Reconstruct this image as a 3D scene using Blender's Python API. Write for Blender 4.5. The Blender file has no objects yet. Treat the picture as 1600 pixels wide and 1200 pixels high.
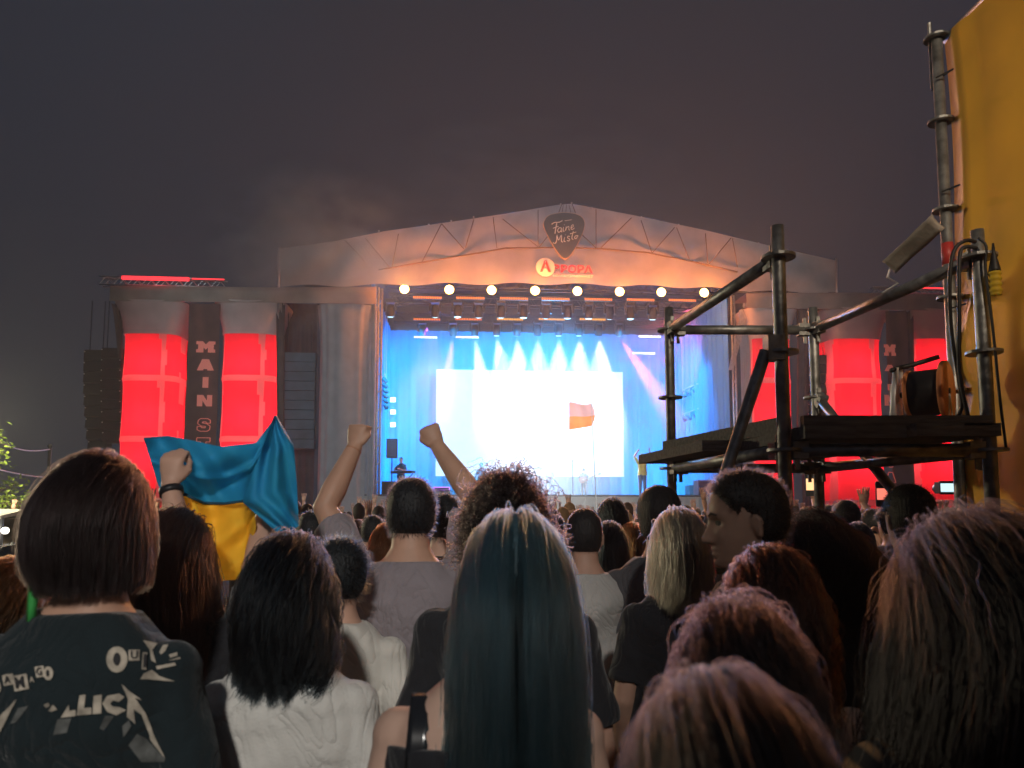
import bpy, bmesh, math, random
import numpy as np
from mathutils import Vector, Matrix, Euler
from mathutils.bvhtree import BVHTree
random.seed(7); np.random.seed(7)
R = math.radians
SC = bpy.context.scene
COL = SC.collection
# ------------------------------------------------------------------ camera
CAMZ = 1.65
F = 1164.0                       # focal length in photo pixels (1600 wide)
PITCH = R(5.0); PYC = 700.0      # optical axis meets the picture at row 700 (lens shift)
cam_d = bpy.data.cameras.new('camera'); cam = bpy.data.objects.new('camera', cam_d); COL.objects.link(cam)
cam_d.sensor_width = 36; cam_d.lens = 36 * F / 1600; cam_d.shift_y = (PYC - 600) / 1600
cam_d.clip_start = 0.05; cam_d.clip_end = 500
cam_d.dof.use_dof = True; cam_d.dof.focus_distance = 6.0; cam_d.dof.aperture_fstop = 5.0
cam.location = (0, 0, CAMZ); cam.rotation_euler = (math.pi / 2 + PITCH, 0, 0)
SC.camera = cam
# ------------------------------------------------------------------ world, exposure
W = bpy.data.worlds.new('World'); SC.world = W; W.use_nodes = True
wn = W.node_tree.nodes; wl = W.node_tree.links
bg = wn['Background']; bg.inputs['Strength'].default_value = 1.0
tcw = wn.new('ShaderNodeTexCoord'); nzw = wn.new('ShaderNodeTexNoise'); nzw.inputs['Scale'].default_value = 1.3; nzw.inputs['Detail'].default_value = 4
rpw = wn.new('ShaderNodeValToRGB')
rpw.color_ramp.elements[0].position = .3; rpw.color_ramp.elements[0].color = (.017, .023, .035, 1)
rpw.color_ramp.elements[1].position = .75; rpw.color_ramp.elements[1].color = (.021, .020, .026, 1)
wl.new(tcw.outputs['Generated'], nzw.inputs['Vector']); wl.new(nzw.outputs['Fac'], rpw.inputs['Fac']); wl.new(rpw.outputs['Color'], bg.inputs['Color'])
SC.view_settings.view_transform = 'Standard'; SC.view_settings.look = 'None'; SC.view_settings.gamma = 1; SC.view_settings.exposure = 0
SC.cycles.use_denoising = True
SC.cycles.max_bounces = 5; SC.cycles.diffuse_bounces = 2; SC.cycles.glossy_bounces = 2; SC.cycles.transmission_bounces = 4
SC.cycles.transparent_max_bounces = 8; SC.cycles.volume_bounces = 0
SC.cycles.sample_clamp_indirect = 3.0; SC.cycles.sample_clamp_direct = 12.0
SC.cycles.volume_max_steps = 128
# ------------------------------------------------------------------ rays and frames
def ray(px, py):
    x = (px - 800) / F; y = (PYC - py) / F
    return Vector((x, math.cos(PITCH) - y * math.sin(PITCH), math.sin(PITCH) + y * math.cos(PITCH)))
def at(px, py, Y):
    d = ray(px, py); return Vector((0, 0, CAMZ)) + d * (Y / d.y)
SYAW = R(4.5)
SORG = at(885, 700, 31.0); SORG.z = 0
SM = Matrix.Translation(SORG) @ Matrix.Rotation(SYAW, 4, 'Z')
SMI = SM.inverted()
_cl = SMI @ Vector((0, 0, CAMZ))
def SP(px, py, ly):                       # stage-local point behind a picture point, at local depth ly
    d = SMI.to_3x3() @ ray(px, py); return _cl + d * ((ly - _cl.y) / d.y)
# ------------------------------------------------------------------ materials
MATS = {}
def mat(name, col, rough=.7, metal=0., var=.15, scale=6., bump=0., bscale=60., emit=None, es=0., trans=0., spec=.4, stretch=None, sheen=0.):
    if name in MATS: return MATS[name]
    m = bpy.data.materials.new(name); m.use_nodes = True; MATS[name] = m
    nt = m.node_tree; N = nt.nodes; L = nt.links; b = N['Principled BSDF']; out = N['Material Output']
    b.inputs['Roughness'].default_value = rough; b.inputs['Metallic'].default_value = metal
    b.inputs['Specular IOR Level'].default_value = spec
    if sheen: b.inputs['Sheen Weight'].default_value = sheen
    c = (*col, 1)
    tc = N.new('ShaderNodeTexCoord'); src = tc.outputs['Object']
    if stretch:
        mp = N.new('ShaderNodeMapping'); mp.inputs['Scale'].default_value = stretch; L.new(src, mp.inputs['Vector']); src = mp.outputs['Vector']
    colout = None
    if var:
        nz = N.new('ShaderNodeTexNoise'); nz.inputs['Scale'].default_value = scale; nz.inputs['Detail'].default_value = 5
        rp = N.new('ShaderNodeValToRGB'); rp.color_ramp.elements[0].position = .3; rp.color_ramp.elements[1].position = .72
        rp.color_ramp.elements[0].color = (*[v * (1 - var) for v in col], 1); rp.color_ramp.elements[1].color = (*[min(1, v * (1 + var)) for v in col], 1)
        L.new(src, nz.inputs['Vector']); L.new(nz.outputs['Fac'], rp.inputs['Fac']); L.new(rp.outputs['Color'], b.inputs['Base Color']); colout = rp.outputs['Color']
        mr = N.new('ShaderNodeMapRange'); mr.inputs[3].default_value = max(.05, rough - .1); mr.inputs[4].default_value = min(1, rough + .1)
        L.new(nz.outputs['Fac'], mr.inputs[0]); L.new(mr.outputs[0], b.inputs['Roughness'])
    else: b.inputs['Base Color'].default_value = c
    if bump:
        n2 = N.new('ShaderNodeTexNoise'); n2.inputs['Scale'].default_value = bscale; n2.inputs['Detail'].default_value = 4
        bp = N.new('ShaderNodeBump'); bp.inputs['Strength'].default_value = bump; bp.inputs['Distance'].default_value = .01
        L.new(src, n2.inputs['Vector']); L.new(n2.outputs['Fac'], bp.inputs['Height']); L.new(bp.outputs['Normal'], b.inputs['Normal'])
    if emit: b.inputs['Emission Color'].default_value = (*emit, 1); b.inputs['Emission Strength'].default_value = es
    if trans:
        t = N.new('ShaderNodeBsdfTranslucent'); t.inputs['Color'].default_value = c
        if colout: L.new(colout, t.inputs['Color'])
        mx = N.new('ShaderNodeMixShader'); mx.inputs[0].default_value = trans
        L.new(b.outputs[0], mx.inputs[1]); L.new(t.outputs[0], mx.inputs[2]); L.new(mx.outputs[0], out.inputs['Surface'])
    return m
def hairmat(name, col, rough=.35, rr=.5):
    if name in MATS: return MATS[name]
    m = bpy.data.materials.new(name); m.use_nodes = True; MATS[name] = m
    N = m.node_tree.nodes; L = m.node_tree.links
    N.remove(N['Principled BSDF'])
    h = N.new('ShaderNodeBsdfHairPrincipled'); h.parametrization = 'COLOR'
    h.inputs['Color'].default_value = (*col, 1); h.inputs['Roughness'].default_value = rough; h.inputs['Radial Roughness'].default_value = rr
    h.inputs['Random Roughness'].default_value = .3; h.inputs['IOR'].default_value = 1.28
    L.new(h.outputs[0], N['Material Output'].inputs['Surface'])
    return m
# ------------------------------------------------------------------ mesh helpers
class MB:
    def __init__(s): s.v = []; s.f = []; s.fm = []
    def add(s, vs, fs, mi=0):
        o = len(s.v); s.v += [tuple(p) for p in vs]; s.f += [tuple(i + o for i in f) for f in fs]; s.fm += [mi] * len(fs); return s
    def box(s, x0, x1, y0, y1, z0, z1, mi=0, M=None):
        vs = [Vector((x, y, z)) for z in (z0, z1) for y in (y0, y1) for x in (x0, x1)]
        if M: vs = [M @ v for v in vs]
        return s.add(vs, [(0, 2, 3, 1), (4, 5, 7, 6), (0, 1, 5, 4), (2, 6, 7, 3), (0, 4, 6, 2), (1, 3, 7, 5)], mi)
    def tube(s, pts, r, n=8, mi=0, cap=True, flat=1., up=None):
        pts = [Vector(p) for p in pts]; k = len(pts)
        rs = [r] * k if not hasattr(r, '__len__') else list(r)
        vs = []; fs = []; prev = None
        for i, p in enumerate(pts):
            t = (pts[min(i + 1, k - 1)] - pts[max(i - 1, 0)])
            t = t.normalized() if t.length > 1e-9 else Vector((0, 0, 1))
            if prev is None:
                a = Vector(up) if up is not None else (Vector((0, 0, 1)) if abs(t.z) < .9 else Vector((0, 1, 0)))
                u = (a - t * a.dot(t)).normalized()
            else:
                u = prev - t * prev.dot(t); u = u.normalized() if u.length > 1e-6 else t.orthogonal().normalized()
            prev = u; w = t.cross(u)
            for j in range(n):
                a = 2 * math.pi * j / n
                vs.append(p + (u * math.cos(a) * flat + w * math.sin(a)) * rs[i])
        for i in range(k - 1):
            for j in range(n):
                a = i * n + j; b = i * n + (j + 1) % n
                fs.append((a, b, b + n, a + n))
        if cap: fs.append(tuple(reversed(range(n)))); fs.append(tuple(range((k - 1) * n, k * n)))
        return s.add(vs, fs, mi)
    def rings(s, rings, cap=True, mi=0):       # rings: lists of equal length
        n = len(rings[0]); vs = [p for r_ in rings for p in r_]; fs = []
        for i in range(len(rings) - 1):
            for j in range(n):
                a = i * n + j; b = i * n + (j + 1) % n
                fs.append((a, b, b + n, a + n))
        if cap: fs.append(tuple(reversed(range(n)))); fs.append(tuple(range((len(rings) - 1) * n, len(rings) * n)))
        return s.add(vs, fs, mi)
    def ball(s, c, r, nu=14, nv=9, mi=0):
        c = Vector(c); r = Vector(r) if hasattr(r, '__len__') else Vector((r, r, r))
        rg = []
        for i in range(1, nv):
            t = math.pi * i / nv
            rg.append([c + Vector((r.x * math.sin(t) * math.cos(2 * math.pi * j / nu), r.y * math.sin(t) * math.sin(2 * math.pi * j / nu), -r.z * math.cos(t))) for j in range(nu)])
        return s.rings(rg, True, mi)
    def grid(s, P, mi=0, wrap=False):           # P: 2D list of points
        h = len(P); w = len(P[0]); fs = []
        for i in range(h - 1):
            for j in range(w - 1 + (1 if wrap else 0)):
                fs.append((i * w + j, i * w + (j + 1) % w, (i + 1) * w + (j + 1) % w, (i + 1) * w + j))
        return s.add([p for r_ in P for p in r_], fs, mi)
    def prism(s, poly, y0, y1, mi=0):           # poly of (x,z), extruded along y
        n = len(poly)
        vs = [(x, y0, z) for x, z in poly] + [(x, y1, z) for x, z in poly]
        return s.add(vs, [tuple(range(n)), tuple(reversed(range(n, 2 * n)))] + [(i, i + n, (i + 1) % n + n, (i + 1) % n) for i in range(n)], mi)
    def mesh(s, name, smooth=False):
        me = bpy.data.meshes.new(name); me.from_pydata(s.v, [], s.f); me.validate()
        bm = bmesh.new(); bm.from_mesh(me); bmesh.ops.recalc_face_normals(bm, faces=bm.faces); bm.to_mesh(me); bm.free()
        if len(set(s.fm)) > 1 and len(me.polygons) == len(s.fm): me.polygons.foreach_set('material_index', s.fm)
        if smooth: me.shade_smooth()
        return me
    def build(s, name, m, parent=None, smooth=False):
        return link(name, s.mesh(name, smooth), m, parent)
def link(name, data, m=None, parent=None):
    o = bpy.data.objects.new(name, data); COL.objects.link(o)
    if m is not None:
        for q in (m if isinstance(m, (list, tuple)) else [m]): data.materials.append(q)
    if parent is not None: o.parent = parent
    return o
def tag(o, label=None, cat=None, group=None, kind=None):
    if label: o['label'] = label
    if cat: o['category'] = cat
    if group: o['group'] = group
    if kind: o['kind'] = kind
    return o
def empty(name, loc=(0, 0, 0), rz=0):
    o = bpy.data.objects.new(name, None); COL.objects.link(o); o.location = loc; o.rotation_euler = (0, 0, rz); o.empty_display_size = .1; return o
def stage_empty(name, x=0, y=0, z=0, rz=0):
    return empty(name, SM @ Vector((x, y, z)), SYAW + rz)
def on_stage(o):
    o.matrix_world = SM.copy(); return o
def copy_tree(o, parent=None):
    c = o.copy(); COL.objects.link(c); c.parent = parent
    for ch in list(o.children): copy_tree(ch, c)
    return c
def lamp(kind, name, loc, energy, col, size=.1, aim=None, cone=60, blend=.5, parent=None, stage=True):
    l = bpy.data.lights.new(name, kind); o = bpy.data.objects.new(name, l); COL.objects.link(o)
    l.energy = energy; l.color = col
    if kind != 'AREA': l.shadow_soft_size = size
    if kind == 'SPOT': l.spot_size = R(cone); l.spot_blend = blend
    loc = Vector(loc); tgt = Vector(aim) if aim is not None else loc - Vector((0, 0, 1))
    if stage: loc = SM @ loc; tgt = SM @ tgt
    q = (tgt - loc).to_track_quat('-Z', 'Y')
    o.matrix_world = Matrix.Translation(loc) @ q.to_matrix().to_4x4()
    if parent is not None:
        bpy.context.view_layer.update(); mw = o.matrix_world.copy(); o.parent = parent; o.matrix_parent_inverse = parent.matrix_world.inverted(); o.matrix_world = mw
    return o
def text_mesh(body, size=1., thick=0., shear=0., extrude=0., align='CENTER'):
    cu = bpy.data.curves.new('lettering', 'FONT'); cu.body = body; cu.size = size; cu.offset = thick; cu.shear = shear; cu.extrude = extrude
    cu.align_x = align; cu.align_y = 'CENTER'; cu.resolution_u = 4
    o = bpy.data.objects.new('tmp', cu); COL.objects.link(o)
    dg = bpy.context.evaluated_depsgraph_get(); me = bpy.data.meshes.new_from_object(o.evaluated_get(dg), depsgraph=dg)
    bpy.data.objects.remove(o); bpy.data.curves.remove(cu); me.materials.clear()
    return me
def face_text(me, c, y):      # put a text mesh (drawn in xy) upright at stage-local (c.x, y, c.z), facing -y
    me.transform(Matrix.Translation((c[0], y, c[1])) @ Matrix.Rotation(math.pi / 2, 4, 'X')); return me
# ================================================================== ground
gm = mat('trampled_grass', (.05, .055, .04), .95, var=.4, scale=1.5, bump=.6, bscale=30)
def gz(x, y): return .02 * math.sin(x * .7) * math.cos(y * .5)
P = [[(x, y, 0) for x in np.linspace(-140, 140, 15)] for y in np.linspace(-80, 200, 15)]
g = MB().grid(P).build('ground', gm); tag(g, kind='structure')
# ================================================================== stage materials
M_tarp = mat('grey_tarp', (.40, .38, .36), .75, var=.18, scale=.9, bump=.35, bscale=2.2)
M_fascia = mat('fascia_cloth', (.36, .29, .25), .8, var=.2, scale=1.2, bump=.3, bscale=4)
M_white_cloth = mat('white_drape', (.52, .52, .54), .85, var=.1, scale=2, bump=.2, bscale=5, trans=.3)
M_dark_cloth = mat('dark_scrim', (.07, .055, .06), .9, var=.3, scale=2, bump=.3, bscale=6)
M_dark_line = mat('dark_line', (.16, .11, .08), .9, var=0)
M_alu = mat('aluminium_tube', (.55, .56, .58), .4, .8, var=.15, scale=8)
M_black = mat('black_paint', (.018, .019, .022), .55, var=.3, scale=5)
M_blackm = mat('black_metal', (.035, .037, .042), .45, .5, var=.3, scale=5)
M_deck = mat('stage_plywood', (.10, .10, .11), .6, var=.25, scale=3)
M_cyc = mat('blue_backdrop', (.10, .34, .72), .9, var=.12, scale=.6, bump=.3, bscale=3, stretch=(3, 3, .3))  # blue of the stage light is put into the cloth colour too
M_screen = mat('led_screen', (.02, .02, .02), .5, var=0, emit=(.93, .96, 1.0), es=1.05)
M_blinder = mat('blinder_lamp', (.1, .1, .1), .4, var=0, emit=(1., .55, .13), es=26)
M_ledor = mat('orange_led', (.05, .03, .02), .5, var=0, emit=(1., .20, .04), es=1.35)
M_ledam = mat('amber_led', (.05, .03, .02), .5, var=0, emit=(1., .42, .06), es=1.5)
M_ledwh = mat('white_led', (.05, .05, .05), .5, var=0, emit=(.85, .93, 1.), es=3)
M_ledred = mat('red_led', (.05, .02, .02), .5, var=0, emit=(1., .03, .04), es=2.2)
M_lens = mat('blue_lens', (.3, .4, .5), .15, var=0, emit=(.45, .82, 1.), es=3.0)
def yz(px, py, ly): p = SP(px, py, ly); return p.x, p.z
DECK = 2.42
# ------------------------------------------------------------------ deck and front skirt
xl = SP(590, 700, 0).x; xr = SP(1142, 700, 0).x
st = on_stage(tag(empty('stage_platform'), 'raised dark stage platform with grey front skirt between the two red towers', 'stage'))
nb = 14
for i in range(nb):
    a = xl - 1 + (xr - xl + 2) * i / nb; b = xl - 1 + (xr - xl + 2) * (i + 1) / nb
    MB().box(a + .008, b - .008, .15, 11, DECK - .06, DECK).build('deck_panel', M_deck, st)
for i in range(nb // 2):
    a = xl - 1 + (xr - xl + 2) * i / (nb // 2); b = xl - 1 + (xr - xl + 2) * (i + 1) / (nb // 2)
    n = 12
    P = [[(a + (b - a) * j / n, .1 + .03 * math.sin(j * 2.1 + i), z) for j in range(n + 1)] for z in (0, DECK - .08)]
    MB().grid(P).build('skirt_panel', M_tarp, st, True)
# ------------------------------------------------------------------ backdrop, screen
bd = on_stage(tag(empty('backdrop_curtain'), 'tall blue curtain hanging behind the white screen', 'curtain'))
yb = 9.6; xa = xl - .4; xb = xr + .4; topz = 11.6
def drape(x0, x1, y0, y1, z0, z1, n, amp, freq, ph=0., nz=5, taper=0.):
    P = []
    for k in range(nz):
        t = k / (nz - 1); z = z0 + (z1 - z0) * t; row = []
        for j in range(n + 1):
            u = j / n; f = amp * (math.sin(u * freq + ph) + .5 * math.sin(u * freq * 2.3 + 1 + ph + t)) * (1 - .4 * t)
            dx, dy = (x1 - x0), (y1 - y0); L = math.hypot(dx, dy) or 1
            row.append((x0 + dx * u - dy / L * f, y0 + dy * u + dx / L * f, z))
        P.append(row)
    return P
MB().grid(drape(xa, xb, yb, yb, DECK, topz, 160, .10, 130)).build('back_panel', M_cyc, bd, True)
MB().grid(drape(xa, xa, yb - .1, .9, DECK, topz, 90, .08, 80)).build('side_panel', M_cyc, bd, True)
MB().grid(drape(xb, xb, yb - .1, .9, DECK, topz, 90, .08, 80)).build('side_panel', M_cyc, bd, True)
ys = 8.2
sx0, sz1 = yz(682, 577, ys); sx1, sz0 = yz(975, 745, ys)
scr = on_stage(tag(empty('video_screen'), 'huge glowing white video screen hung at the back of the stage', 'screen'))
nx, nz_ = 6, 4
for i in range(nx):
    for j in range(nz_):
        a = sx0 + (sx1 - sx0) * i / nx; b = sx0 + (sx1 - sx0) * (i + 1) / nx; c = sz0 + (sz1 - sz0) * j / nz_; d = sz0 + (sz1 - sz0) * (j + 1) / nz_
        MB().box(a + .002, b - .002, ys, ys + .12, c + .002, d - .002).build('led_panel', M_screen, scr)
MB().box(sx0, sx1, ys + .13, ys + .2, sz0, sz1).build('rear_frame', M_black, scr)
# smaller lit panels left and right of the screen and a step on the right
for (px0, px1, py0, py1, n) in ((610, 618, 621, 628, 1), (610, 618, 640, 647, 1), (610, 618, 660, 667, 1)):
    x0, z1 = yz(px0, py0, ys); x1, z0 = yz(px1, py1, ys)
    o = MB().box(x0, x1, ys, ys + .08, z0, z1).build('strobe_panel', M_ledwh)
    on_stage(o); tag(o, {621: 'topmost', 640: 'middle', 660: 'lowest'}[py0] + ' of three small pale strobe panels at the left of the blue curtain', 'strobe', 'strobe panels left of the screen')
# ------------------------------------------------------------------ gable canopy
can = on_stage(tag(empty('stage_canopy'), 'grey pitched fabric stage roof with orange-lit gable front', 'stage roof'))
TOP = [(437, 389), (520, 378), (600, 362), (700, 348), (800, 333), (870, 321), (890, 319), (905, 321), (1000, 339), (1100, 360), (1200, 384), (1307, 408)]
BOT = [(437, 447), (520, 447), (588, 446), (700, 444), (800, 444), (870, 444), (890, 444), (905, 445), (1000, 447), (1100, 450), (1180, 455), (1307, 458)]
tp = [yz(x, y, 0) for x, y in TOP]; bt = [yz(x, y, 0) for x, y in BOT]
n = 120; m_ = 14
us = np.linspace(0, 1, n + 1); xs = tp[0][0] + (tp[-1][0] - tp[0][0]) * us
tz = np.interp(xs, [p[0] for p in tp], [p[1] for p in tp]); bz = np.interp(xs, [p[0] for p in bt], [p[1] for p in bt])
P = []
for k in range(m_ + 1):
    t = k / m_
    P.append([(xs[j], -.05 - .10 * math.sin(xs[j] * 1.3 + t * 3) * math.sin(t * math.pi) - .05 * math.sin(xs[j] * 3.1 - t * 5) * math.sin(t * math.pi), bz[j] * (1 - t) + tz[j] * t + (.05 * math.sin(xs[j] * 2.2) * (1 - t) if k == 0 else 0)) for j in range(n + 1)])
M_gable = mat('gable_tarp', (.46, .43, .41), .75, var=.2, scale=.8, bump=.35, bscale=2.0, trans=.25)
MB().grid(P).build('gable_cloth', M_gable, can, True)
# roof skin going back
P = [[(xs[j], y, tz[j] + .02 + .03 * math.sin(xs[j] * 2 + y)) for j in range(n + 1)] for y in np.linspace(-.03, 11.5, 6)]
MB().grid(P).build('roof_skin', M_dark_cloth, can, True)
# chord and web lines: dark tubes standing in for truss shadow on cloth
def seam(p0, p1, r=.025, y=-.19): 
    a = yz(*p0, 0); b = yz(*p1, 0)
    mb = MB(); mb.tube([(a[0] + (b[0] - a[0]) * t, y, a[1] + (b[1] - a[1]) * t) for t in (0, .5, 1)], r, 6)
    return mb.build('truss_shadow_line', M_dark_line, can, True)
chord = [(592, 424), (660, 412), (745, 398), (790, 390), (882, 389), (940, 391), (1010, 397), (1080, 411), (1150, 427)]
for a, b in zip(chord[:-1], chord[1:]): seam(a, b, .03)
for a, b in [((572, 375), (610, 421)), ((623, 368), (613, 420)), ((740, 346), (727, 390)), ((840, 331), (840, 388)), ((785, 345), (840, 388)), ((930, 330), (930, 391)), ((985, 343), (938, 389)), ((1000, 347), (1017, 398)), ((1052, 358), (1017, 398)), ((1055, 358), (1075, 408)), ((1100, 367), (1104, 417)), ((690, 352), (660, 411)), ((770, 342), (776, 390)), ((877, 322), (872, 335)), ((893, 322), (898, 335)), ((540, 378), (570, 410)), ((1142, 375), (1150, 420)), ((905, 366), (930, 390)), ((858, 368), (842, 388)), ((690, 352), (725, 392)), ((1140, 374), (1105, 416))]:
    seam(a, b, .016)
for px, y0, y1 in ((436, 386, 450), (1307, 403, 461)):
    x0, z0 = yz(px, y1, -.1); x1, z1 = yz(px, y0, -.1)
    MB().tube([(x0, -.1, z0 - 1), (x1, -.1, z1)], .05, 8).build('corner_pole', M_alu, can, True)
for px, py in ((670, 352), (705, 346), (740, 340), (592, 362), (876, 320), (893, 318), (925, 326), (1002, 340), (1060, 352), (1185, 381)):
    x, z = yz(px, py, -.1); MB().ball((x, -.12, z + .02), .04, 8, 6).build('eyelet', M_alu, can, True)
# ------------------------------------------------------------------ pick-shaped sign
sg = on_stage(tag(empty('hanging_pick_sign'), 'dark guitar pick shaped sign with two lines of white script under the roof peak', 'sign'))
M_pick = mat('pick_board', (.12, .13, .14), .6, var=.12, scale=1.5)
M_print = mat('pale_print', (.78, .76, .72), .7, var=.05)
M_pickrim = mat('pick_rim', (.62, .42, .30), .7, var=.1)
pk = [(850, 352), (852, 343), (858, 337), (868, 334), (882, 332.5), (897, 334), (907, 338), (912.5, 345), (913, 354), (909, 367), (901, 383), (892, 397), (886, 402.5), (881.5, 403), (877, 400), (868, 388), (857, 369)]
def smooth_poly(p, k=5):
    n = len(p); o = []
    for i in range(n):
        p0, p1, p2, p3 = [np.array(p[(i + j - 1) % n], float) for j in range(4)]
        for s in range(k):
            t = s / k; o.append(tuple(.5 * ((2 * p1) + (-p0 + p2) * t + (2 * p0 - 5 * p1 + 4 * p2 - p3) * t * t + (-p0 + 3 * p1 - 3 * p2 + p3) * t ** 3)))
    return o
sp_ = smooth_poly(pk); cx_ = np.mean([p[0] for p in sp_]); cy_ = np.mean([p[1] for p in sp_])
MB().prism([yz(x, y, -.45) for x, y in sp_], -.45, -.36).build('board', M_pick, sg)
MB().prism([yz(cx_ + (x - cx_) * 1.035, cy_ + (y - cy_) * 1.035, -.42) for x, y in sp_], -.42, -.34).build('rim', M_pickrim, sg)
for a, b in (((878, 335), (880, 320)), ((884, 334), (885, 320)), ((893, 336), (889, 320))):
    p0 = SP(*a, -.4); p1 = SP(*b, -.2); MB().tube([p0, p1], .012, 6).build('hanging_line', M_dark_line, sg)
# script lettering as brush strokes; units are photo pixels within the sign
def stroke(pts, w): 
    q = []; pts = [np.array(p, float) for p in pts]; k = len(pts)
    for i in range(k - 1):
        p0 = pts[max(i - 1, 0)]; p1 = pts[i]; p2 = pts[i + 1]; p3 = pts[min(i + 2, k - 1)]
        for s in range(4):
            t = s / 4; q.append(.5 * ((2 * p1) + (-p0 + p2) * t + (2 * p0 - 5 * p1 + 4 * p2 - p3) * t * t + (-p0 + 3 * p1 - 3 * p2 + p3) * t ** 3))
    q.append(pts[-1]); return q, w
Z = lambda x, y: (820 + x * 140 / 1200, 310 + y * 140 / 1200)
ST = [([Z(360, 345), Z(400, 322), Z(460, 318), Z(505, 295)], 1.5), ([Z(430, 325), Z(415, 400), Z(405, 470)], 1.7), ([Z(380, 400), Z(430, 380), Z(450, 375)], 1.3), ([Z(535, 300), Z(630, 285)], .9),
      ([Z(490, 395), Z(460, 395), Z(440, 430), Z(455, 455), Z(485, 430), Z(492, 395), Z(488, 440), Z(500, 450)], 1.3),
      ([Z(520, 385), Z(512, 430), Z(530, 440)], 1.3), ([Z(530, 352), Z(532, 356)], 1.5),
      ([Z(555, 375), Z(545, 430), Z(560, 395), Z(590, 375), Z(590, 415), Z(605, 425)], 1.3),
      ([Z(620, 395), Z(650, 375), Z(645, 350), Z(625, 370), Z(620, 405), Z(640, 415), Z(665, 395)], 1.3),
      ([Z(380, 590), Z(400, 605), Z(425, 570), Z(432, 490), Z(450, 560), Z(490, 490), Z(490, 570), Z(510, 585)], 1.4),
      ([Z(535, 520), Z(525, 570), Z(545, 578)], 1.3), ([Z(545, 485), Z(546, 489)], 1.5),
      ([Z(605, 510), Z(580, 505), Z(575, 530), Z(600, 545), Z(590, 570), Z(565, 562)], 1.3),
      ([Z(650, 440), Z(630, 530), Z(650, 550)], 1.3), ([Z(605, 475), Z(690, 448)], 1.0),
      ([Z(690, 495), Z(668, 515), Z(675, 540), Z(700, 525), Z(700, 498), Z(718, 505)], 1.3)]
mb = MB()
for pts, w in ST:
    q, w = stroke(pts, w)
    mb.tube([SP(x, y, -.47) for x, y in q], w * .5 * 31 / F, 6, flat=1.)
mb.build('script_lettering', M_print, sg, True)
# ------------------------------------------------------------------ sponsor sign
ms = on_stage(tag(empty('sponsor_sign'), 'round white badge with red letter A and faded pink lettering on the orange gable', 'sign'))
M_badge = mat('badge_white', (.72, .68, .64), .7, var=.05); M_redl = mat('red_letters', (.62, .07, .07), .6, var=.05); M_pinkl = mat('pink_letters', (.50, .05, .10), .6, var=.12, scale=1)
c = SP(852, 418, -.3)
MB().prism([(c.x + .40 * math.cos(a), c.z + .40 * math.sin(a)) for a in np.linspace(0, 2 * math.pi, 40)[:-1]], -.34, -.28).build('badge', M_badge, ms)
link('letter', face_text(text_mesh('А', .62, .02, extrude=.01), (c.x + .0, c.z), -.36), M_redl, ms)
def fit_text(body, px0, px1, py0, py1, y, m, thick=.0, name='lettering', shear=0.):
    me = text_mesh(body, 1., thick, shear, .01); co = np.empty(len(me.vertices) * 3); me.vertices.foreach_get('co', co); co = co.reshape(-1, 3)
    a, b = co.min(0), co.max(0); x0, z1 = yz(px0, py0, y); x1, z0 = yz(px1, py1, y)
    me.transform(Matrix.Translation((x0, z0, 0)) @ Matrix.Diagonal(((x1 - x0) / (b[0] - a[0]), (z1 - z0) / (b[1] - a[1]), 1, 1)) @ Matrix.Translation((-a[0], -a[1], 0)))
    return face_text(me, (0, 0), y), m
me, _ = fit_text('ВРОРА', 864, 926, 413, 427, -.30, M_pinkl, .03); link('lettering', me, M_pinkl, ms)
me, _ = fit_text('МУЛЬТИМАРКЕТ', 864, 927, 429, 434, -.30, M_badge, .015); link('small_lettering', me, M_badge, ms)
# ------------------------------------------------------------------ lighting trusses and fixtures
def truss(x0, x1, y, z, h=.42, name='lighting_truss', label='', seg=.55, r=.028, m=None):
    t = on_stage(tag(empty(name), label, 'truss')); m = m or M_alu
    for dy, dz in ((-h / 2, h / 2), (h / 2, h / 2), (-h / 2, -h / 2), (h / 2, -h / 2)):
        MB().tube([(x0, y + dy, z + dz), (x1, y + dy, z + dz)], r, 6).build('chord', m, t, True)
    k = int((x1 - x0) / seg)
    mb = MB()
    for i in range(k):
        a = x0 + (x1 - x0) * i / k; b = x0 + (x1 - x0) * (i + 1) / k
        for dy in (-h / 2, h / 2):
            mb.tube([(a, y + dy, z - h / 2), ((a + b) / 2, y + dy, z + h / 2), (b, y + dy, z - h / 2)], r * .55, 5)
        mb.tube([(a, y - h / 2, z + h / 2), (b, y + h / 2, z + h / 2)], r * .55, 5)
    o = mb.build('lacing', m, t); o['kind'] = 'stuff'
    return t
zb = SP(800, 456, .8).z
truss(xl + .1, xr - .1, .9, zb + .34, label='front lighting truss carrying the row of amber blinders', m=M_blackm)
z2 = SP(800, 478, 3.0).z
truss(xl + .1, xr - .1, 3.0, z2 + .2, label='middle lighting truss carrying the larger moving heads', m=M_blackm)
z3 = SP(800, 508, 6.0).z
truss(xl + .1, xr - .1, 6.0, z3 + .25, label='rear lighting truss above the video screen', m=M_blackm)
ords = ['leftmost', 'second from left', 'third from left', 'fourth from left', 'fifth from left', 'sixth from left', 'seventh from left', 'eighth from left', 'ninth from left', 'tenth from left', 'eleventh from left', 'twelfth from left', 'thirteenth from left']
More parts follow.
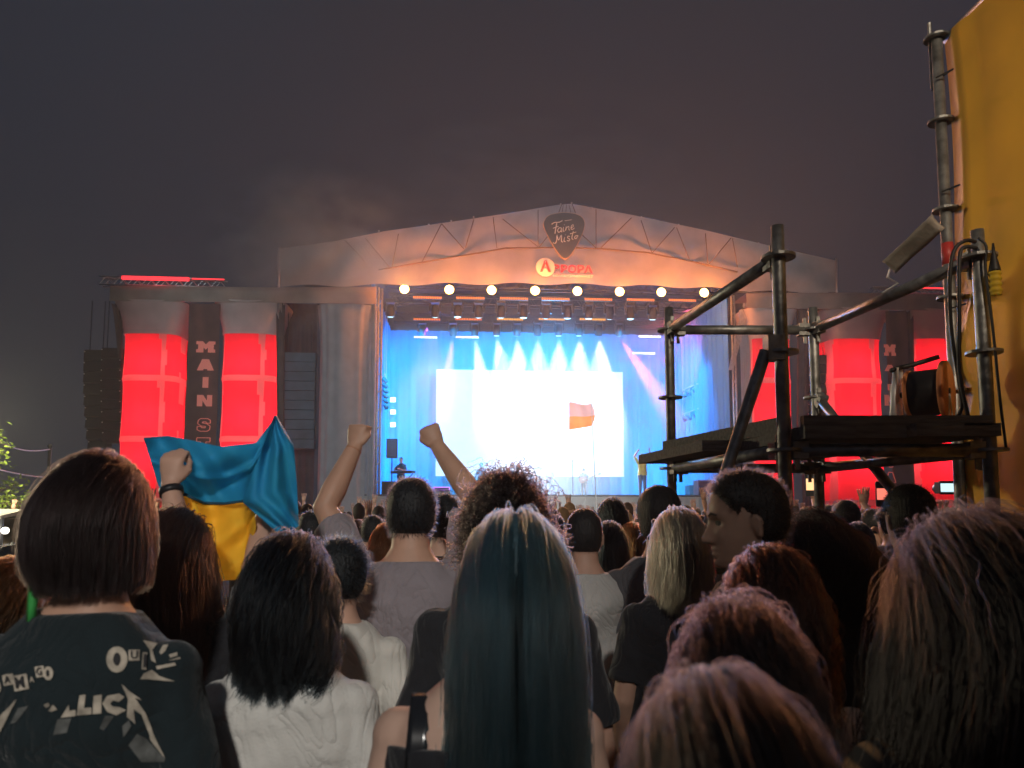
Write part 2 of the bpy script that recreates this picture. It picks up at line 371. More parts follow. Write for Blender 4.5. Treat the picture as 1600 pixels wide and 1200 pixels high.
for i, px in enumerate((632, 702, 768, 836, 902, 968, 1033, 1100)):
    p = SP(px, 452 + i * .8, .55); b = stage_empty('blinder_light', p.x, p.y, p.z)
    tag(b, ords[i] + ' of the eight round amber blinders under the gable' if i < 7 else 'rightmost of the eight round amber blinders under the gable', 'stage light', 'amber blinders under the gable')
    rg = [[(r * math.cos(a), y, r * math.sin(a)) for a in np.linspace(0, 2 * math.pi, 21)[:-1]] for y, r in ((.25, .08), (.2, .16), (.02, .21), (-.03, .22), (-.02, .20))]
    MB().rings(rg).build('housing', M_black, b, True)
    MB().rings([[(r * math.cos(a), y, r * math.sin(a)) for a in np.linspace(0, 2 * math.pi, 21)[:-1]] for y, r in ((-.032, .19), (-.06, .15), (-.075, .06))]).build('lens', M_blinder, b, True)
    MB().tube([(0, .1, .2), (0, .1, .34)], .03, 8).build('clamp', M_blackm, b)
    # beam to the crowd and the spill of the bare lamp on the cloth
    lamp('SPOT', 'blinder_beam', (p.x, p.y - .16, p.z), 2900, (1., .42, .17), .10, (p.x * .8, -28, 1.5), 58, .7)
    lamp('POINT', 'blinder_spill', (p.x, -.75, p.z - .05), 250, (1., .25, .045), .12)
def led_bar(px, py, ly, wpx, m, row, i, grp, label):
    p = SP(px, py, ly); w = wpx * (31 + ly) / F / 2
    b = stage_empty('led_bar', p.x, p.y, p.z); tag(b, label, 'led bar', grp)
    MB().box(-w, w, 0, .12, -.06, .06).build('casing', M_black, b)
    k = 16
    for j in range(k):
        a = -w + 2 * w * (j + .15) / k; c2 = -w + 2 * w * (j + .85) / k
        MB().box(a, c2, -.02, -.001, -.045, .045).build('cell', m, b)
for i, px in enumerate((668, 735, 803, 868, 935, 1001, 1066)):
    led_bar(px, 465 + i * .7, 1.1, 45, M_ledor, 1, i, 'orange led bars of the front row', ords[i] + ' orange led bar in the row just below the blinders')
for i, px in enumerate((667, 732, 797, 862, 926)):
    led_bar(px, 499, 5.2, 42, M_ledor if i < 2 else M_ledam, 2, i, 'led bars of the second row', ords[i] + ' lit led bar in the row above the screen')
for i, px in enumerate((665, 730, 1015, 1006)):
    led_bar(px, (527, 527, 526, 552)[i], 7.0, 36, M_ledwh, 3, i, 'pale led bars', ('left outer', 'left inner', 'right upper', 'right lower')[i] + ' thin white led bar beside the smoke above the screen')
def moving_head(px, py, ly, s, label, grp, mlens, tilt=.35):
    p = SP(px, py, ly); b = stage_empty('moving_head_light', p.x, p.y, p.z); tag(b, label, 'stage light', grp)
    MB().box(-.16 * s, .16 * s, -.14 * s, .14 * s, .25 * s, .36 * s).build('base', M_blackm, b)
    for sx in (-1, 1): MB().box(sx * .19 * s - .03 * s, sx * .19 * s + .03 * s, -.07 * s, .07 * s, -.08 * s, .25 * s).build('yoke_arm', M_blackm, b)
    T = Matrix.Rotation(tilt, 4, 'X')
    h = MB(); h.rings([[T @ Vector((r * s * math.cos(a), r * s * math.sin(a), z * s)) for a in np.linspace(0, 2 * math.pi, 17)[:-1]] for z, r in ((.2, .06), (.17, .12), (0, .16), (-.2, .15), (-.24, .155), (-.25, .13))])
    h.build('head', M_blackm, b, True)
    MB().rings([[T @ Vector((r * s * math.cos(a), r * s * math.sin(a), z * s)) for a in np.linspace(0, 2 * math.pi, 17)[:-1]] for z, r in ((-.252, .125), (-.275, .07))]).build('lens', mlens, b, True)
    return p
r1 = (610, 680, 715, 748, 783, 818, 853, 887, 920, 953, 985, 1020)
for i, px in enumerate(r1):
    moving_head(px, 484 + i * .4, 2.7, 1.25, ords[i] + ' moving head in the upper row on the middle truss', 'upper row of moving heads', M_lens, .25 + .2 * math.sin(i * 2.3))
r2 = (660, 708, 742, 776, 808, 840, 873, 905, 936, 968)
for i, px in enumerate(r2):
    moving_head(px, 515, 5.7, 1.2, ords[i] + ' moving head in the lower row above the screen', 'lower row of moving heads', M_lens, .4 + .25 * math.sin(i * 1.7))
# beams from the lower row
for px, tx, en, col, cone in ((776, 800, 185000, (.85, .93, 1.), 30), (808, 815, 185000, (1., .95, .9), 30), (840, 842, 206000, (.95, .97, 1.), 30), (873, 872, 206000, (1., .97, .93), 30), (905, 905, 185000, (.9, .95, 1.), 30), (936, 940, 165000, (1., .95, .9), 30), (708, 690, 30000, (.42, .12, 1.), 18), (968, 1045, 42000, (1., .16, .62), 17), (742, 760, 94000, (.8, .9, 1.), 19)):
    p = SP(px, 519, 5.6); t = SP(tx, 640, 3.2)
    lamp('SPOT', 'head_beam', (p.x, p.y - .15, p.z - .35), en, col, .08, t, cone, 1.)
p = SP(1085, 470, 2.6); lamp('SPOT', 'rose_wash', (p.x, 2.9, p.z - .2), 16000, (1., .12, .22), .2, (p.x - .6, 9.0, 8.4), 70, .8)
p = SP(670, 505, 5.5); lamp('SPOT', 'violet_wash', (p.x, 5.4, p.z - .3), 9000, (.5, .1, 1.), .2, (p.x, 9.4, 7.6), 60, .8)
# blue wash of the curtain, the deck and the air above it
for i, fx in enumerate((.06, .22, .40, .60, .78, .94)):
    x = xl + (xr - xl) * fx
    lamp('SPOT', 'blue_wash', (x, 3.6, 9.6), 30000, (.0, .42, 1.), .2, (x, 9.4, 6.6), 120, .6)
for x, tx in ((xl + .4, xl + .6), (xr - .4, xr - .6)):
    lamp('SPOT', 'blue_side_wash', (x, 3.0, 9.6), 16000, (.0, .42, 1.), .2, (tx, 6.5, 3.5), 80, .7)
lamp('SPOT', 'blue_front_wash', (0, 5.6, 9.6), 9000, (.06, .42, 1.), .4, (0, -10, 1.5), 110, .7)
# ------------------------------------------------------------------ par lamps on the rising side rails
def par_rail(p0, p1, ly0, ly1, n, label, grp):
    a = SP(*p0, ly0); b = SP(*p1, ly1)
    t = on_stage(tag(empty('par_rail'), label, 'light rail', grp))
    MB().tube([a + Vector((0, 0, .25)), b + Vector((0, 0, .25))], .04, 8).build('rail', M_alu, t)
    for q in (a, b): MB().tube([q + Vector((0, 0, .25)), (q.x, q.y, 11.2)], .012, 5).build('hanging_line', M_alu, t)
    for i in range(n):
        q = a.lerp(b, (i + .3) / n)
        T = Matrix.Translation(q) @ Matrix.Rotation(R(-35), 4, 'Y') @ Matrix.Rotation(R(25), 4, 'X')
        lm = MB().rings([[T @ Vector((r * math.cos(u), r * math.sin(u), z)) for u in np.linspace(0, 2 * math.pi, 13)[:-1]] for z, r in ((.16, .05), (.1, .1), (-.14, .12))]).build('par_lamp', M_blackm, t, True)
        MB().rings([[T @ Vector((r * math.cos(u), r * math.sin(u), z)) for u in np.linspace(0, 2 * math.pi, 13)[:-1]] for z, r in ((-.142, .11), (-.16, .05))]).build('lens', M_lens, lm, True)
        MB().tube([q, q + Vector((0, 0, .25))], .02, 6).build('hook', M_alu, lm)
par_rail((1067, 617), (1128, 592), 7.0, 3.0, 7, 'upper rising rail of small blue-lit par lamps at the right wing', 'par rails at the right wing')
par_rail((1067, 655), (1132, 632), 7.0, 3.0, 7, 'lower rising rail of small blue-lit par lamps at the right wing', 'par rails at the right wing')
par_rail((601, 592), (603, 640), 5.0, 5.2, 6, 'steep rail of par lamps beside the left stage pillar', None)
# ------------------------------------------------------------------ wings: fascia, towers, banners
def red_tower(pxl, pxr, label, lit=True, energy=150., seed=0, ly=.0, tops=(470, 520), rows=(520, 594, 690, 790)):
    # cross-section: rounded box; flared fabric head on top
    xL, zT = yz(pxl, tops[0], ly); xR, zN = yz(pxr, tops[1], ly)
    cx = (xL + xR) / 2; w = (xR - xL) / 2; d = w * .8
    t = stage_empty('light_tower', cx, ly + d, 0); tag(t, label, 'light tower', 'fabric light towers beside the stage')
    def ring(k, z, n=72, e=.55):
        o = []
        for j in range(n):
            a = 2 * math.pi * j / n + math.pi / 4
            c_, s_ = math.cos(a), math.sin(a)
            o.append((w * k * abs(c_) ** e * (1 if c_ > 0 else -1), d * k * abs(s_) ** e * (1 if s_ > 0 else -1), z))
        return o
    mc = M_redcloth if lit else M_white_cloth; ms_ = M_redseam if lit else M_white_cloth
    zz = [yz(pxl, r_, ly)[1] for r_ in rows] + [.0]
    for q in range(len(zz) - 1):
        z1, z0 = zz[q], zz[q + 1] + (.24 if q < len(zz) - 2 else 0)
        rg = []
        for k in range(9):
            u = k / 8; z = z1 + (z0 - z1) * u
            rg.append([(x * (1 + .012 * math.sin(a_ * .9 + seed + u * 4)), y * (1 + .012 * math.sin(a_ * .7 + u * 3)), zz_) for a_, (x, y, zz_) in enumerate(ring(.985 - .03 * math.sin(u * math.pi), z))])
        pm = MB(); n_ = len(rg[0])
        for i in range(8):
            for j in range(n_):
                xm = (rg[i][j][0] + rg[i][(j + 1) % n_][0]) / 2 / w; front = rg[i][j][1] < 0
                mi = 1 if (front and (abs(xm - .52) < .10 or xm < -.86 or abs(xm) > .965)) else 0
                pm.add([rg[i][j], rg[i][(j + 1) % n_], rg[i + 1][(j + 1) % n_], rg[i + 1][j]], [(0, 1, 2, 3)], mi)
        me_ = bpy.data.meshes.new('cloth_panel'); me_.from_pydata(pm.v, [], pm.f); me_.polygons.foreach_set('material_index', pm.fm); me_.shade_smooth(); link('cloth_panel', me_, [mc, ms_], t)
        if q: MB().rings([ring(.985, zz[q]), ring(1.01, zz[q] + .12), ring(.985, zz[q] + .24)], False).build('seam_band', ms_, t, True)
    # flared head
    rg = []
    for k in range(7):
        u = k / 6; z = zz[0] + (zT - zz[0]) * u
        rg.append(ring(1 + .30 * u ** 1.5, z, e=.5))
    MB().rings(rg, False).build('flared_head', M_headcloth if lit else M_white_cloth, t, True)
    for sx in (-1, 1): MB().tube([(sx * w * .6, d * .3, 0), (sx * w * .6, d * .3, zT)], .05, 8).build('inner_pole', M_alu, t)
    if lit:
        for q in range(3):
            z = (zz[q] + zz[q + 1]) / 2 - (.25 if q < 2 else -.5)
            lamp('POINT', 'tower_lamp', (cx, ly + d * .95, z), energy * .72, (1., .07, .10), .5)
    return t
M_redcloth = mat('red_lantern_cloth', (.86, .09, .16), .8, var=.06, scale=1.5, trans=.75)
M_redseam = mat('lantern_seam', (.66, .50, .42), .8, var=.05, scale=1.5, trans=.6)  # overexposed look of the seams put into a paler cloth colour
M_headcloth = mat('lantern_head_cloth', (.60, .52, .49), .8, var=.1, scale=1.5, trans=.10, bump=.3, bscale=3)
red_tower(188, 277, 'glowing red fabric tower at the outer left end of the stage', energy=190, seed=1)
red_tower(344, 432, 'glowing red fabric tower between the left MAIN banner and the dark speaker bay', energy=180, seed=2)
red_tower(1298, 1384, 'glowing red fabric tower just left of the right MAIN banner', energy=210, seed=3, rows=(528, 598, 690, 790), tops=(482, 528))
red_tower(1428, 1512, 'glowing red fabric tower at the outer right end behind the scaffold', energy=210, seed=4, rows=(528, 598, 690, 790), tops=(484, 528))
red_tower(1172, 1240, 'dimmer rose-lit fabric tower next to the right stage opening', energy=110, seed=5, rows=(528, 598, 690, 790), tops=(482, 528))
# plain grey draped tower on the left
tl = stage_empty('draped_tower', SP(538, 600, 0).x, 1.0, 0); tag(tl, 'unlit grey draped fabric tower left of the stage opening', 'light tower', 'fabric light towers beside the stage')
w = (SP(582, 600, 0).x - SP(496, 600, 0).x) / 2; zt = SP(500, 474, 0).z
P = []
for k in range(12):
    u = k / 11; z = zt * u; fl = 1 + .12 * max(0, (u - .86) / .14); row = []
    for j in range(90):
        a = 2 * math.pi * j / 90; f = 1 + .025 * math.sin(j * 1.15) + .02 * math.sin(j * .47 + u)
        c_, s_ = math.cos(a), math.sin(a)
        row.append((w * fl * f * abs(c_) ** .6 * (1 if c_ > 0 else -1), 1.0 * fl * f * abs(s_) ** .6 * (1 if s_ > 0 else -1), z))
    P.append(row)
MB().grid(P, wrap=True).build('drape', M_white_cloth, tl, True)
MB().tube([(0, 0, 0), (0, 0, zt)], .06, 8).build('inner_pole', M_alu, tl)
for k in (.62,): MB().rings([[(x * 1.006, y * 1.006, zt * k + dz) for x, y, _ in P[7]] for dz in (0, .06)], False).build('hem_band', M_white_cloth, tl, True)
# fascia beams
def fascia(pts_t, pts_b, label, ly=-.25):
    f = on_stage(tag(empty('fascia_beam'), label, 'fascia', 'cloth covered beams over the wings'))
    n = 40
    a = [yz(*p, ly) for p in pts_t]; b = [yz(*p, ly) for p in pts_b]
    xs_ = np.linspace(a[0][0], a[-1][0], n); t_ = np.interp(xs_, [p[0] for p in a], [p[1] for p in a]); b_ = np.interp(xs_, [p[0] for p in b], [p[1] for p in b])
    P = [[(xs_[j], ly - .04 * math.sin(v * math.pi) * math.sin(j * .9), b_[j] + (t_[j] - b_[j]) * v) for j in range(n)] for v in (0, .33, .66, 1)]
    P.append([(xs_[j], ly + 1.6, t_[j]) for j in range(n)])
    MB().grid(P).build('cloth_cover', M_fascia, f, True)
    MB().tube([(xs_[0], ly + .3, b_[0] + .2), (xs_[-1], ly + .3, b_[-1] + .2)], .12, 8).build('beam', M_alu, f)
fascia([(172, 446), (435, 449), (588, 448)], [(172, 470), (435, 473), (588, 475)], 'long grey cloth fascia above the left red towers')
fascia([(1166, 458), (1320, 457), (1520, 461)], [(1166, 481), (1320, 483), (1520, 486)], 'long grey-brown cloth fascia above the right red towers')
zt = SP(250, 441, .2).z
truss(SP(155, 440, .2).x, SP(352, 440, .2).x, .35, zt + .02, .34, 'roof_truss', 'aluminium truss with red light lying on top of the left fascia')
o = on_stage(MB().box(SP(190, 440, .1).x, SP(295, 440, .1).x, .08, .16, zt + .06, zt + .20).build('red_light_strip', M_ledred)); tag(o, 'long red light strip along the truss on the left fascia', 'light strip', 'red light strips on the roof trusses')
o = on_stage(MB().box(SP(300, 440, .1).x, SP(350, 440, .1).x, .08, .12, zt + .13, zt + .17).build('red_light_strip', M_ledred)); tag(o, 'thin short red light strip at the right end of the left roof truss', 'light strip', 'red light strips on the roof trusses')
lamp('POINT', 'strip_glow', (SP(240, 440, .1).x, -.2, zt + .3), 18, (1., .05, .05), .3)
zt2 = SP(1420, 454, .2).z
truss(SP(1365, 452, .2).x, SP(1540, 452, .2).x, .35, zt2, .26, 'roof_truss', 'thin truss with red light lying on top of the right fascia')
o = on_stage(MB().box(SP(1420, 450, .1).x, SP(1478, 450, .1).x, .08, .12, zt2 + .08, zt2 + .13).build('red_light_strip', M_ledred)); tag(o, 'red light strip on the truss above the right fascia', 'light strip', 'red light strips on the roof trusses')
truss(SP(1145, 452, .4).x, SP(1305, 452, .4).x, 1.2, SP(1200, 451, 1.2).z, .3, 'roof_truss', 'short truss on the right fascia behind the foreground scaffold post')
# MAIN STAGE banners
def G_M(): return [(0, 0), (0, .28), (.1, .28), (.1, .72), (0, .72), (0, 1), (.34, 1), (.5, .72), (.66, 1), (1, 1), (1, .72), (.92, .72), (.92, .28), (1, .28), (1, 0), (.62, 0), (.62, .45), (.5, .25), (.38, .45), (.38, 0)]
def G_A(): return [(0, 0), (.08, .28), (.3, 1), (.7, 1), (.92, .28), (1, 0), (.62, 0), (.62, .12), (.38, .12), (.38, 0)]
def G_I(): return [(.3, 0), (.3, 1), (.7, 1), (.7, 0)]
def G_N(): return [(0, 0), (0, 1), (.4, 1), (.66, .5), (.66, 1), (1, 1), (1, 0), (.62, 0), (.36, .5), (.36, 0)]
def G_S(): return [(.02, .12), (.02, .38), (.3, .38), (.34, .28), (.6, .28), (.62, .38), (.3, .42), (.05, .6), (.08, .85), (.25, 1), (.75, 1), (.95, .88), (.96, .64), (.7, .64), (.64, .74), (.4, .74), (.38, .66), (.7, .6), (.95, .42), (.92, .14), (.75, 0), (.25, 0)]
def G_T(): return [(.32, 0), (.32, .66), (.02, .66), (.02, 1), (.98, 1), (.98, .66), (.68, .66), (.68, 0)]
def G_G(): return [(.2, 0), (.02, .2), (.02, .8), (.2, 1), (.8, 1), (.96, .84), (.96, .64), (.66, .64), (.62, .74), (.4, .74), (.36, .64), (.36, .36), (.42, .28), (.62, .28), (.62, .38), (.5, .38), (.5, .56), (.96, .56), (.96, 0)]
def G_E(): return [(.02, 0), (.02, 1), (.96, 1), (.96, .72), (.4, .72), (.4, .62), (.85, .62), (.85, .38), (.4, .38), (.4, .28), (.96, .28), (.96, 0)]
M_salmon = mat('salmon_letters', (.85, .30, .24), .6, var=.05, emit=(1., .22, .16), es=.18)
M_banner = mat('brown_banner', (.17, .085, .075), .85, var=.2, scale=1.2, bump=.2, bscale=3)
def main_banner(px0, px1, pt, letters, label, pyb=800, wob=0):
    b = on_stage(tag(empty('stage_banner'), label, 'banner', 'MAIN STAGE banners'))
    x0, z1 = yz(px0, pt, -.15); x1, _ = yz(px1, pt, -.15)
    P = [[(x0 + (x1 - x0) * j / 10 + wob * .1 * math.sin(z), -.15 + .03 * math.sin(j * .8 + z), z) for j in range(11)] for z in np.linspace(.3, z1, 14)]
    MB().grid(P).build('cloth', M_banner, b, True)
    for ch, f, py0, py1, lx0, lx1, outline in letters:
        a, zt_ = yz(lx0, py0, -.21); c_, zb_ = yz(lx1, py1, -.21)
        poly = [(a + (c_ - a) * u, zb_ + (zt_ - zb_) * v) for u, v in f()]
        if not outline: MB().prism(poly, -.215, -.20).build('letter', M_salmon, b)
        else:
            mb = MB(); pp = [(x, -.21, z) for x, z in poly] + [(poly[0][0], -.21, poly[0][1])]
            for q0, q1 in zip(pp[:-1], pp[1:]): mb.tube([q0, q1], .018, 6)
            mb.build('outline_letter', M_salmon, b)
main_banner(296, 345, 474, [('M', G_M, 533, 551, 307, 336, 0), ('A', G_A, 561, 579, 308, 334, 0), ('I', G_I, 589, 606, 310, 332, 0), ('N', G_N, 617, 635, 308, 331, 0), ('S', G_S, 654, 674, 308, 329, 1), ('T', G_T, 684, 703, 307, 328, 1), ('A', G_A, 713, 731, 307, 329, 1), ('G', G_G, 741, 759, 307, 329, 1), ('E', G_E, 769, 787, 307, 329, 1)], 'brown vertical banner reading MAIN STAGE between the two left red towers')
main_banner(1383, 1416, 486, [('M', G_M, 538, 556, 1381, 1400, 0), ('A', G_A, 570, 580, 1382, 1399, 0), ('I', G_I, 600, 610, 1383, 1397, 0), ('N', G_N, 617, 634, 1382, 1400, 0), ('S', G_S, 690, 706, 1384, 1400, 1), ('T', G_T, 714, 730, 1384, 1400, 1), ('A', G_A, 738, 754, 1384, 1400, 1), ('G', G_G, 762, 778, 1384, 1400, 1)], 'brown vertical banner reading MAIN STAGE behind the scaffold')
# dark cloth swags hanging from the fascia beside the towers
for i, (px0, px1, px2, px3, py0, py1, lab) in enumerate(((174, 192, 186, 190, 475, 560, 'dark gathered swag hanging outside the outer left tower'), (432, 446, 434, 444, 474, 700, 'dark gathered swag right of the inner left tower'), (1246, 1262, 1245, 1256, 484, 700, 'dark gathered swag right of the rose-lit tower'), (1410, 1426, 1416, 1428, 486, 640, 'dark gathered swag right of the right MAIN banner'))):
    P = []
    for k in range(9):
        u = k / 8; a = px0 + (px2 - px0) * u ** .7; b = px1 + (px3 - px1) * u ** .7; py = py0 + (py1 - py0) * u
        row = []
        for j in range(11):
            v = j / 10; p = SP(a + (b - a) * v, py, .1); row.append((p.x, .1 - .12 * math.sin(j * 1.9 + i) , p.z))
        P.append(row)
    o = on_stage(MB().grid(P).build('cloth_swag', mat('swag_cloth', (.13, .08, .075), .9, var=.2, scale=3), None, True)); tag(o, lab, 'swag', 'dark cloth swags on the wings')
# speaker arrays
M_spk = mat('speaker_grille', (.02, .021, .024), .8, var=.3, scale=20, bump=.5, bscale=120)
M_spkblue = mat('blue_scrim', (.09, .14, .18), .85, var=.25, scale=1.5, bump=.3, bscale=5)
def line_array(px0, px1, py0, py1, n, ly, label, m=None, curve=.5, dots=True):
    x0, zt_ = yz(px0, py0, ly); x1, zb_ = yz(px1, py1, ly); h = (zt_ - zb_) / n
    a = stage_empty('line_array', (x0 + x1) / 2, ly, 0); tag(a, label, 'speaker', 'hanging speaker arrays'); w = (x1 - x0) / 2
    for i in range(n):
        T = Matrix.Translation((0, curve * (i / n) ** 2, zt_ - h * (i + .5))) @ Matrix.Rotation(-curve * .3 * i / n, 4, 'X')
        c_ = MB().box(-w, w, -.25, .25, -h * .47, h * .47, M=T).build('cabinet', m or M_spk, a)
        if dots:
            for sx in (-1, 1): MB().ball(T @ Vector((sx * w * .93, -.26, h * .3)), .028, 6, 5).build('rigging_pin', M_alu, c_)
    for sx in (-1, 1): MB().tube([(sx * w * .7, 0, zt_), (sx * w * .7, 0, SP(px0, 470, ly).z)], .02, 6).build('chain', M_blackm, a)
line_array(163, 187, 545, 690, 9, .9, 'dark speaker array hanging outside the outer left red tower', m=mat('maroon_speaker', (.03, .015, .018), .7, var=.3))
line_array(136, 158, 548, 705, 9, 2.4, 'farthest left speaker array, almost lost in the night', curve=.9)
line_array(441, 491, 552, 702, 10, .9, 'dark blue speaker array between the inner left red tower and the grey draped tower', m=M_spkblue, curve=.2, dots=False)
line_array(1259, 1296, 556, 690, 9, .9, 'dark speaker array hanging between the two inner right towers', m=mat('brown_speaker', (.05, .03, .028), .8, var=.3))
# dark frames behind the speaker bays
for (a, b, lab) in ((436, 497, 'dark scrim closing the left speaker bay'), (278, 300, 'dark scrim beside the outer left tower'), (1244, 1300, 'dark scrim closing the right speaker bay'), (1412, 1430, 'dark scrim beside the right MAIN banner')):
    x0, z1 = yz(a, 474, 2.2); x1, _ = yz(b, 474, 2.2)
    o = on_stage(MB().grid(drape(x0, x1, 2.2, 2.2, .1, z1, 24, .05, 30)).build('bay_scrim', M_dark_cloth, None, True)); tag(o, lab, 'scrim', 'dark scrims behind the wings')
# pillars at the stage opening
for (pxs, lab) in (((584, 589, 594), 'left stage pillar of pale upright tubes'), ((1146, 1152), 'right stage pillar of pale upright tubes')):
    t = on_stage(tag(empty('stage_pillar'), lab, 'pillar', 'stage opening pillars'))
    z1 = SP(590, 448, .2).z
    for k, px in enumerate(pxs):
        x = SP(px, 600, .2).x; MB().tube([(x, .2 + .12 * k, 0), (x, .2 + .12 * k, z1)], .045, 8).build('upright', M_alu, t, True)
    x0 = SP(pxs[0], 600, .2).x; x1 = SP(pxs[-1], 600, .2).x
    for k in range(14): MB().tube([(x0, .2, .4 + k * .75), (x1, .3, .75 + k * .75)], .02, 6).build('rung', M_alu, t)
o = on_stage(MB().grid(drape(SP(1158, 600, .3).x, SP(1174, 600, .3).x, .3, .3, .2, SP(1160, 484, .3).z, 30, .05, 34)).build('white_side_drape', M_white_cloth, None, True)); tag(o, 'narrow white gathered drape right of the stage opening', 'drape')
o = on_stage(MB().grid(drape(SP(576, 600, .1).x, SP(586, 600, .1).x, .1, .1, .2, SP(580, 476, .1).z, 30, .05, 26)).build('white_side_drape', M_white_cloth, None, True)); tag(o, 'narrow white gathered drape left of the stage opening', 'drape')
t = on_stage(tag(empty('slanted_cable_bundle'), 'bundle of pale slanting lines at the top right of the stage opening', 'cables'))
for k in range(5):
    p0 = SP(1140 - 1 + k * 1.5, 578, .15); p1 = SP(1159 + k * 2.6, 483, .15); MB().tube([p0, p1], .02, 6).build('cable', M_alu, t)
# ------------------------------------------------------------------ stage furniture
def box_thing(name, label, cat, px0, px1, py0, py1, ly, dep, m, parts=()):
    x0, z1 = yz(px0, py0, ly); x1, z0 = yz(px1, py1, ly); z0 = DECK
    b = stage_empty(name, (x0 + x1) / 2, ly, z0); tag(b, label, cat); w = (x1 - x0) / 2; h = z1 - z0
    mb = MB(); mb.rings([[(x, y, z) for x, y in ((-w, 0), (w, 0), (w, dep), (-w, dep))] for z in (0, h)]); mb.build('cabinet', m, b)
    MB().box(-w * .9, w * .9, -.02, -.002, h * .08, h * .92).build('grille', M_spk, b)
    for sx in (-1, 1): MB().box(sx * w - .02, sx * w + .02, -.012, .05, 0, h).build('corner_trim', M_blackm, b)
    return b
box_thing('speaker_stack', 'grey speaker stack at the left edge of the stage under the keyboard player', 'speaker', 597, 618, 752, 790, 1.0, .7, M_spk)
box_thing('drum_riser', 'low pale box at the front of the stage under the bowed guitarist', 'riser', 895, 938, 779, 792, 1.6, .8, mat('pale_riser', (.4, .42, .44), .7))
box_thing('amplifier_rack', 'square grey amplifier rack at the right side of the stage', 'amplifier', 1092, 1112, 750, 790, 2.2, .8, mat('grey_rack', (.14, .15, .17), .6))
box_thing('amplifier_cabinet', 'wide dark cabinet on the deck right of the bowed guitarist', 'amplifier', 1078, 1090, 758, 790, 5.0, .8, M_black)
# monitors, cables along the stage edge
for i, px in enumerate((690, 1040)):
    p = SP(px, 788, .7); b = stage_empty('floor_monitor', p.x, .7, DECK); tag(b, ('left', 'right')[i] + ' wedge monitor lying at the stage edge', 'monitor', 'wedge monitors')
    mb = MB(); mb.rings([[(sx, y, z) for y, z in ((-.1, 0), (.4, 0), (.25, .34), (-.02, .2))] for sx in (-.35, .35)]); mb.build('cabinet', M_black, b)
    MB().box(-.3, .3, .05, .2, .2, .3).build('handle', M_blackm, b)
p = SP(612, 747, 3.2); b = stage_empty('speaker_on_pole', p.x, 3.2, DECK); tag(b, 'black loudspeaker on a thin pole behind the keyboard player', 'speaker')
zc = SP(612, 701, 3.2).z - DECK; hh = 14.5 * 34.2 / F
MB().box(-.24, .24, -.2, .2, zc - hh, zc + hh).build('cabinet', M_black, b); MB().box(-.2, .2, -.23, -.205, zc - hh * .9, zc + hh * .9).build('grille', M_spkblue, b)
MB().tube([(0, 0, 0), (0, 0, zc - hh)], .03, 8).build('pole', M_blackm, b)
for a in (0, 2.1, 4.2): MB().tube([(0, 0, .5), (.45 * math.cos(a), .45 * math.sin(a), .02)], .02, 6).build('leg', M_blackm, b)
p = SP(901, 770, 2.2); b = stage_empty('microphone_stand', p.x - .28, 1.5, DECK); tag(b, 'straight microphone stand in front of the bowed guitarist', 'microphone stand')
MB().tube([(0, 0, 0), (0, 0, 1.5)], .02, 8).build('rod', M_blackm, b); MB().rings([[(r * math.cos(a), r * math.sin(a), z) for a in np.linspace(0, 6.283, 17)[:-1]] for z, r in ((0, .16), (.03, .15), (.04, .03))]).build('base', M_blackm, b); MB().ball((0, -.04, 1.53), (.04, .07, .04), 10, 7).build('microphone', M_blackm, b, True)
# drum kit behind
p = SP(800, 770, 6.3); b = stage_empty('drum_kit', p.x, 6.3, DECK); tag(b, 'drum kit with cymbals in front of the white screen', 'drums')
M_drum = mat('blue_drum', (.12, .2, .35), .35, var=.1)
def drum(x, y, z, r, h, ax, nm):
    T = Matrix.Translation((x, y, z)) @ Matrix.Rotation(ax, 4, 'X')
    MB().rings([[T @ Vector((q * math.cos(a), q * math.sin(a), zz_)) for a in np.linspace(0, 6.283, 25)[:-1]] for zz_, q in ((-h / 2, r * .96), (-h / 2, r), (h / 2, r), (h / 2, r * .96))]).build(nm, M_drum, b, True)
drum(0, 0, .35, .34, .45, math.pi / 2, 'bass_drum'); drum(-.35, -.05, .85, .18, .25, .3, 'tom'); drum(.3, -.05, .85, .18, .25, .3, 'tom'); drum(.75, .2, .5, .24, .4, 0, 'floor_tom'); drum(-.75, .25, .65, .2, .14, 0, 'snare')
for x, z in ((-.95, 1.3), (.85, 1.35), (-.5, 1.5)):
    cy = MB().rings([[(x + q * math.cos(a), .1 + q * math.sin(a), z + zz_) for a in np.linspace(0, 6.283, 25)[:-1]] for zz_, q in ((0, .25), (.03, .1), (.05, .03))]).build('cymbal', mat('brass', (.6, .4, .12), .3, .9), b, True)
    MB().tube([(x, .1, 0), (x, .1, z)], .015, 6).build('stand', M_alu, cy)
